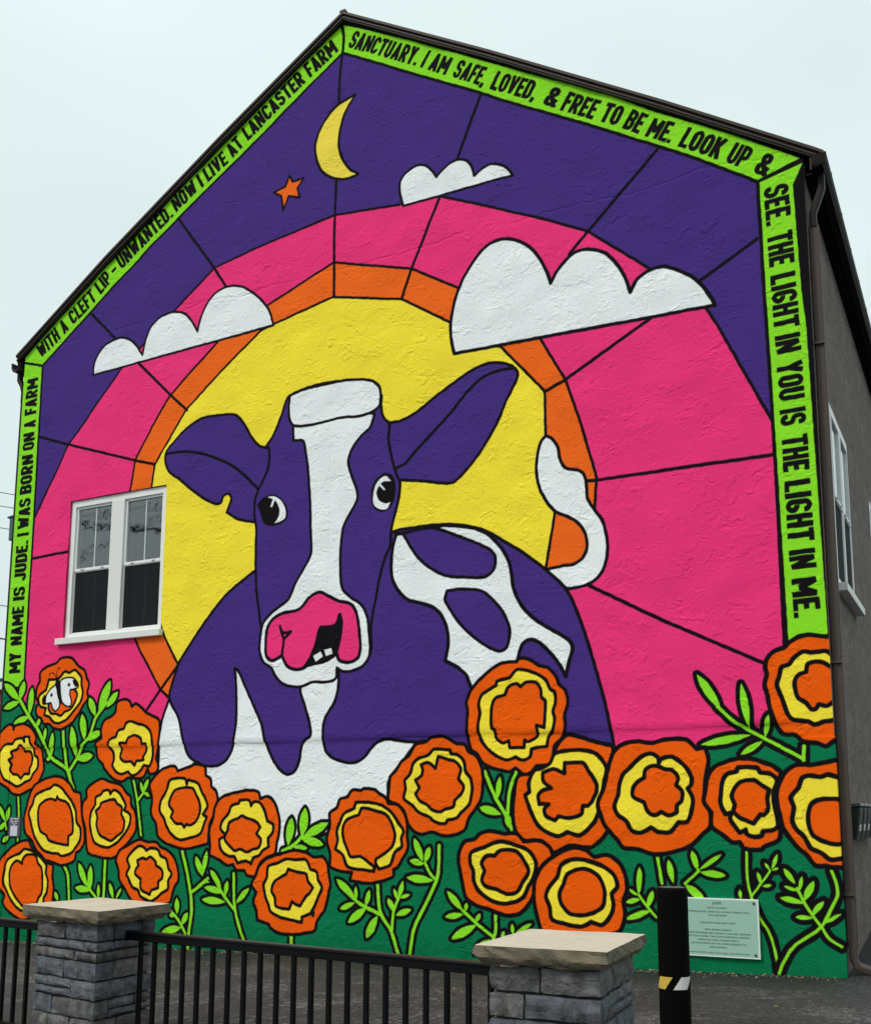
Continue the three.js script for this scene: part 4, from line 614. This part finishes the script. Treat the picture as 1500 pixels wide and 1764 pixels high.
// corners: L left, F front, R right, B back, in plan; rows from under the cap downwards
function pillar(name, label, C, capC, yCap, capT, rows, warmTop) {
  const [L, F, R, B] = C, o = thing(name, label, 'stone pillar', [0, 0, 0], 0, undefined);
  // u runs L -> F, v runs F -> R ; bilinear over the four corners
  const map = (u, v) => [0, 1].map((k) => lerp(lerp(L[k], F[k], u), lerp(B[k], R[k], u), v));
  const n = (a, b, s) => { const d = [b[0] - a[0], b[1] - a[1]], l = Math.hypot(...d); return [d[1] / l * s, -d[0] / l * s]; };
  const nv = n(L, F, -1), nu = n(F, R, -1);
  map.dir = (sx, sz) => [sx * nu[0] - sz * nv[0], sx * nu[1] - sz * nv[1]];
  const core = new THREE.BoxGeometry(1, 1, 1), cp = core.attributes.position; let bot = -.25;
  for (let i = 0; i < cp.count; i++) { const [X, Z] = map(lerp(.055, .945, cp.getX(i) + .5), lerp(.055, .945, cp.getZ(i) + .5)); cp.setXYZ(i, X, cp.getY(i) < 0 ? bot : yCap - capT, Z); } core.computeVertexNormals();
  mesh('mortar_core', metricUV(core), mat({ color: lin(.035, .034, .036), roughness: .95 }), o);
  let y = yCap - capT - .002, seed = 3; const t = .16; let pick = 0; const M = (row) => (warmTop && row < 1 ? warmStone[pick++ % 2] : stoneMats[Math.floor(rnd() * stoneMats.length)]);
  rows.forEach(([h, l, r, splitL, splitR], row) => {
    const y1 = y, y0 = y - h, put = (u0, u1, v0, v1, split) => {
      const m = split ? [[y0, (y0 + y1) / 2 - .006], [(y0 + y1) / 2 - .006, y1]] : [[y0, y1]];
      for (const [ya, yb] of m) mesh('stone', block(map, u0, u1, v0, v1, ya, yb, seed++ * 1.7, .003 + .008 * rnd()), M(row), o);
    };
    const lastL = l[l.length - 1], firstR = r[0];
    l.forEach((e, i) => put(i ? l[i - 1] : 0, e - .004, 0, t, splitL && i === 0));             // left face, up to the corner stone
    put(lastL + .004, 1, 0, firstR - .004, false);                                          // the corner stone turns the corner
    r.forEach((e, i) => put(1 - t, 1, e + .004, i + 1 < r.length ? r[i + 1] - .004 : 1, splitR));
    put(0, t, t + .004, 1 - t - .004, false); put(0, 1 - t - .004, 1 - t, 1, false);              // the two far faces, one long stone each
    y = y0;
  });
  // capstone: sawn top, pitched rock-face edges
  const g = new THREE.BoxGeometry(1, 1, 1, 26, 5, 26), q = mergeVertices(g.deleteAttribute('uv').deleteAttribute('normal')), p = q.attributes.position; flip(q); const cm = (u, v) => [0, 1].map((k) => lerp(lerp(capC[0][k], capC[1][k], u), lerp(capC[3][k], capC[2][k], u), v));
  for (let i = 0; i < p.count; i++) {
    const a = p.getX(i) + .5, b = p.getY(i) + .5, d = p.getZ(i) + .5; let [X, Z] = cm(a, d); const rim = Math.min(a, 1 - a, d, 1 - d) < .01;
    const Y = yCap - capT * (1 - b), k = n3(X * 9, b * 1.6 + C[0][0], Z * 9), k2 = n3(X * 26, b * 4, Z * 26); let o1 = 0;
    if (rim) { o1 = b > .99 ? -.002 + .003 * k2 : -.006 + .012 * k * (1 - .5 * b) + .006 * k2 - (b < .01 ? .026 : b < .25 ? .010 : 0) + .008 * Math.sin(b * 3.1); }
    const sx = a < .01 ? -1 : a > .99 ? 1 : 0, sz = d < .01 ? -1 : d > .99 ? 1 : 0, [ox, oz] = map.dir(sx, sz);
    p.setXYZ(i, X + ox * o1, Y + (b > .99 ? .0015 * n3(X * 5, 1, Z * 5) : b < .01 ? .009 * k : 0), Z + oz * o1);
  }
  const cg = metricUV(toCreasedNormals(q, .6), 1.2), cp2 = cg.attributes.position, cn = cg.attributes.normal, cc = new Float32Array(cp2.count * 3);
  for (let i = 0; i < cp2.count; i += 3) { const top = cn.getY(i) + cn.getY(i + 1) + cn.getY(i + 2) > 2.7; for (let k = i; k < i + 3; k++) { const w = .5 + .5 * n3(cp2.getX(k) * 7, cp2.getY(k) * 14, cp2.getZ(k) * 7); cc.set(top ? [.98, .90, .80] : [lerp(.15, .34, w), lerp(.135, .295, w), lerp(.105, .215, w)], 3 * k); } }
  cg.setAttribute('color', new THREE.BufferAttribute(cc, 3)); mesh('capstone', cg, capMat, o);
  return o;
}
const capTex = tex(512, 512, (u, v) => { const c = torF(u, v, 5, 3, 5), f = torF(u, v, 70, 9, 2), g = .57 + .08 * c + .05 * f; return [g * 1.05, g * .98, g * .88].map((x) => Math.pow(Math.max(.02, x), 1 / 2.2)); }, { srgb: true });
const capMat = mat({ vertexColors: true, map: capTex, bumpMap: tex(512, 512, (u, v) => .5 + .3 * torF(u, v, 90, 4, 2) + .3 * torF(u, v, 9, 14, 4)), bumpScale: .008, roughness: .85 });
{
  const inset = (c, e) => { const m = [0, 1].map((k) => (c[0][k] + c[1][k] + c[2][k] + c[3][k]) / 4); return c.map((q) => q.map((x, k) => x + (m[k] - x) * e)); };
  const c1 = [[.667, 4.777], [1.511, 4.946], [1.489, 4.275], [.674, 4.094]], c2 = [[4.297, 5.404], [4.933, 5.381], [4.871, 4.587], [4.252, 4.629]];
  pillar('stone_pillar', 'blue grey stone pillar with tan capstone between the two fence panels, farther from the bollard', inset(c1, .20), c1, .9, .09,
    [[.11, [.48], [.3, .78]], [.06, [.8], [.3]], [.064, [.64], [.68]], [.116, [.49], [.33]], [.116, [.62], [.5], 1, 0], [.116, [.32], [.25, .7], 0, 1], [.11, [.27, .62], [.4]], [.12, [.5], [.6]], [.11, [.35], [.3]]], false);
  pillar('stone_pillar', 'blue grey stone pillar with tan capstone at the fence end, beside the black bollard', inset(c2, .16), c2, .9, .085,
    [[.124, [.47], [.37]], [.116, [.32], [.28], 0, 1], [.118, [.61], [.45]], [.12, [.3, .66], [.4]], [.11, [.5], [.3]], [.12, [.4], [.55]], [.1, [.6], [.35]]], true);
}

// ---------------------------------------------------------------- black iron fence
const iron = paint({ color: lin(.003, .003, .0035), roughness: .5, specularIntensity: .25 }), ironTop = paint({ color: lin(.006, .0055, .0065), roughness: .35, specularIntensity: .7 });
function fence(label, a, b, yTop, yBot, offs) {
  const [ax, az] = a, [bx, bz] = b, len = Math.hypot(bx - ax, bz - az), o = thing('metal_fence', label, 'fence', [ax, 0, az], Math.atan2(-(bz - az), bx - ax));
  const drop = (x) => lerp(yTop[0], yTop[1], x / len);
  const bar = (h0, h1, d) => { const g = rbox(0, len, h0, h1, -d, d, .004), p = g.attributes.position; for (let i = 0; i < p.count; i++) p.setY(i, p.getY(i) + drop(p.getX(i))); g.computeVertexNormals(); return g; };
  mesh('top_rail', bar(-.062, -.018, .019), iron, o); mesh('rail_cap', bar(-.0175, 0, .027), ironTop, o); mesh('bottom_rail', bar(-.745, -.712, .019), iron, o);
  const pk = rbox(-.0125, .0125, 0, .66, -.0125, .0125, .002);
  for (const x of offs) { const m = mesh('picket', pk, iron, o); m.position.set(x, drop(x) - .722, 0); }
  return o;
}
{
  const a = [1.40, 4.58], b = [4.33, 5.02], len = Math.hypot(b[0] - a[0], b[1] - a[1]), ox = []; for (let x = .155; x < len - .06; x += .1337) ox.push(x);
  fence('black metal picket fence panel spanning between the two stone pillars', a, b, [.753, .767], 0, ox);
  const l = []; for (let x = .06; x < 2.7; x += .1425) l.push(2.83 - .12 - x + .0); 
  fence('black metal picket fence panel running off to the left of the stone pillars', [-2.02, 4.05], [.80, 4.465], [.742, .749], 0, l);
}
// ---------------------------------------------------------------- bollard
{
  const o = thing('bollard', 'black round bollard with a yellow and white striped band in front of the plaque', 'bollard', [4.57, gy(4.57, 2.98), 2.98]);
  const H = 1.03 - gy(4.57, 2.98), bm = paint({ color: lin(.0018, .0018, .0018), roughness: .6, specularIntensity: .10, bumpMap: sideBump, bumpScale: .002 });
  mesh('post', new THREE.LatheGeometry([[.101, -.2], [.1, .3], [.1, H - .018], [.096, H - .006], [.088, H]].map(([x, y]) => new THREE.Vector2(x, y)), 48), bm, o);
  const top = new THREE.CircleGeometry(.089, 40).rotateX(-Math.PI / 2).translate(0, H - .0005, 0); const gr = mulberry(77);
  mesh('concrete_top', top, mat({ map: tex(128, 128, (u, v) => { const q = gr(), c = .085 + .06 * torF(u, v, 8, 3, 3) + (q > .9 ? .25 : 0); return [c * 1.05, c * .95, c * .95].map((x) => Math.pow(Math.max(.01, x), 1 / 2.2)); }, { srgb: true }), bumpMap: stoneBump, bumpScale: .01, roughness: .8 }), o);
  // reflective band: slanted yellow and white patches wrapped round the post
  const patch = (f0, f1) => { const pos = [], idx = [], N = 14, M = 8, y0 = .395 - gy(4.57, 2.98), y1 = .472 - gy(4.57, 2.98), g = new THREE.BufferGeometry(); for (let k = 0; k <= M; k++) for (let i = 0; i <= N; i++) { const f = lerp(f0, f1, i / N) + k / M * .52; pos.push(Math.sin(f) * .1013, lerp(y0, y1, k / M), Math.cos(f) * .1013); }
    for (let k = 0; k < M; k++) for (let i = 0; i < N; i++) { const a = k * (N + 1) + i, b = a + N + 1; idx.push(a, a + 1, b + 1, a, b + 1, b); } g.setAttribute('position', new THREE.Float32BufferAttribute(pos, 3)); g.setIndex(idx); g.computeVertexNormals(); return g; };
  const yel = mat({ color: lin(.62, .42, .06), roughness: .4 }), whi = mat({ color: lin(.7, .66, .64), roughness: .4 });
  for (let k = 0; k < 4; k++) { mesh('reflective_patch', patch(-1.32 + k * 1.5, -.36 + k * 1.5), k % 2 ? whi : yel, o); }
}
// ---------------------------------------------------------------- litter along the wall foot, wires, a house beyond
{
  const g = new THREE.BufferGeometry(); g.setAttribute('position', new THREE.Float32BufferAttribute([0, 0, 0, .5, .12, .3, 1, .05, 0, .5, .1, -.3], 3)); g.setIndex([0, 1, 3, 1, 2, 3]); g.computeVertexNormals();
  const m = new THREE.InstancedMesh(g, mat({ roughness: .8 }), 1900); m.name = 'leaf_litter'; m.userData.kind = 'stuff'; m.castShadow = true; m.receiveShadow = true;
  const q = new THREE.Object3D(), pal = [[.35, .16, .03], [.30, .20, .11], [.28, .24, .19], [.45, .34, .05], [.16, .10, .06], [.4, .37, .33]];
  for (let i = 0; i < 1900; i++) {
    const x = lerp(-5, 5.2, rnd()), far = i > 1740, z = .03 + (far ? rnd() * 2.8 : Math.abs(rnd() + rnd() - 1) * .22); q.position.set(x, gy(x, z) + .003, z); q.rotation.set(rnd() * .5 - .25, rnd() * 6.3, rnd() * .5 - .25); const s = (far ? .016 : .012) + .026 * rnd() ** 2; q.scale.set(s, s, s); q.updateMatrix();
    m.setMatrixAt(i, q.matrix); const c = pal[Math.floor(rnd() * pal.length)]; m.setColorAt(i, lin(...c));
  }
  scene.add(m);
  const wire = mat({ color: lin(.02, .02, .022), roughness: .6 });
  const cable = (label, a, b, sag, r) => { const p = []; for (let i = 0; i <= 24; i++) { const t = i / 24; p.push(a.clone().lerp(b, t).add(V(0, -sag * 4 * t * (1 - t), 0))); }
    const o = mesh(numbered('overhead_cable'), new THREE.TubeGeometry(new THREE.CatmullRomCurve3(p), 60, r, 6), wire, scene); tag(o, label, 'cable', 'overhead cables'); };
  const rows = [[.306, .673, 'topmost thin overhead cable in the sky left of the building', .010], [.295, .674, 'second thin overhead cable from the top left of the building', .010], [.276, .677, 'third thin overhead cable from the top left of the building', .010], [.203, .687, 'fourth overhead cable from the top left of the building', .011], [.173, .691, 'thick overhead cable left of the building beside the words name is', .022], [.120, .698, 'second lowest overhead cable left of the building beside the word my', .022], [.113, .699, 'lowest overhead cable left of the building just above the house roof', .022]];
  rows.forEach(([dy, dz, lb, r], i) => { const t = 27 + i * .4, x = 6.5 - .815 * t, y = 1.5 + dy * t, z = 10 - dz * t; cable(lb, V(x - 22, y + 5.2 - i * .2, z + 6), V(x + 10, y - 2.2, z - 4), .25, r); });
  cable('thick overhead cable seen only as a dark band reflected in the upper window panes', V(-34, 11.5, 2), V(6, 7.6, 18), .6, .032);
  cable('overhead cable mirrored in the upper window panes crossing the thick one', V(-30, 7.4, 14), V(-2, 10.6, 8), .5, .022);
  cable('thin overhead cable mirrored near the top of the upper window panes', V(-30, 10.6, 10), V(0, 10.2, 11), .9, .015);
}
{
  const o = thing('brick_house', 'red brick house with a pale roof edge at the far left beyond the mural wall', 'house', [-21.2, 0, -16]);
  const bc = tex(256, 256, (u, v) => { const r = Math.floor(v * 24), fx = (u * 12 + (r % 2) * .5) % 1, fy = (v * 24) % 1; const mort = fx < .05 || fy < .12; const k = .8 + .4 * ((Math.sin(r * 91.7 + Math.floor(u * 12 + (r % 2) * .5) * 37.3) * 43758.5) % 1 + 1) % 1; return mort ? [.42, .36, .33] : [.42 * k, .17 * k, .12 * k]; }, { srgb: true });
  mesh('wall', metricUV(box(-4, 4, -.6, 5.1, -4, 4), .5), mat({ map: bc }), o); mesh('cornice', box(-4.15, 4.15, 5.1, 5.32, -4.15, 4.15), trim, o); mesh('roof', box(-4.05, 4.05, 5.32, 5.45, -4.05, 4.05), shingle, o);
}
scene.traverse((o) => { if (o.isMesh) { o.castShadow = true; o.receiveShadow = true; } });
renderer.render(scene, camera);
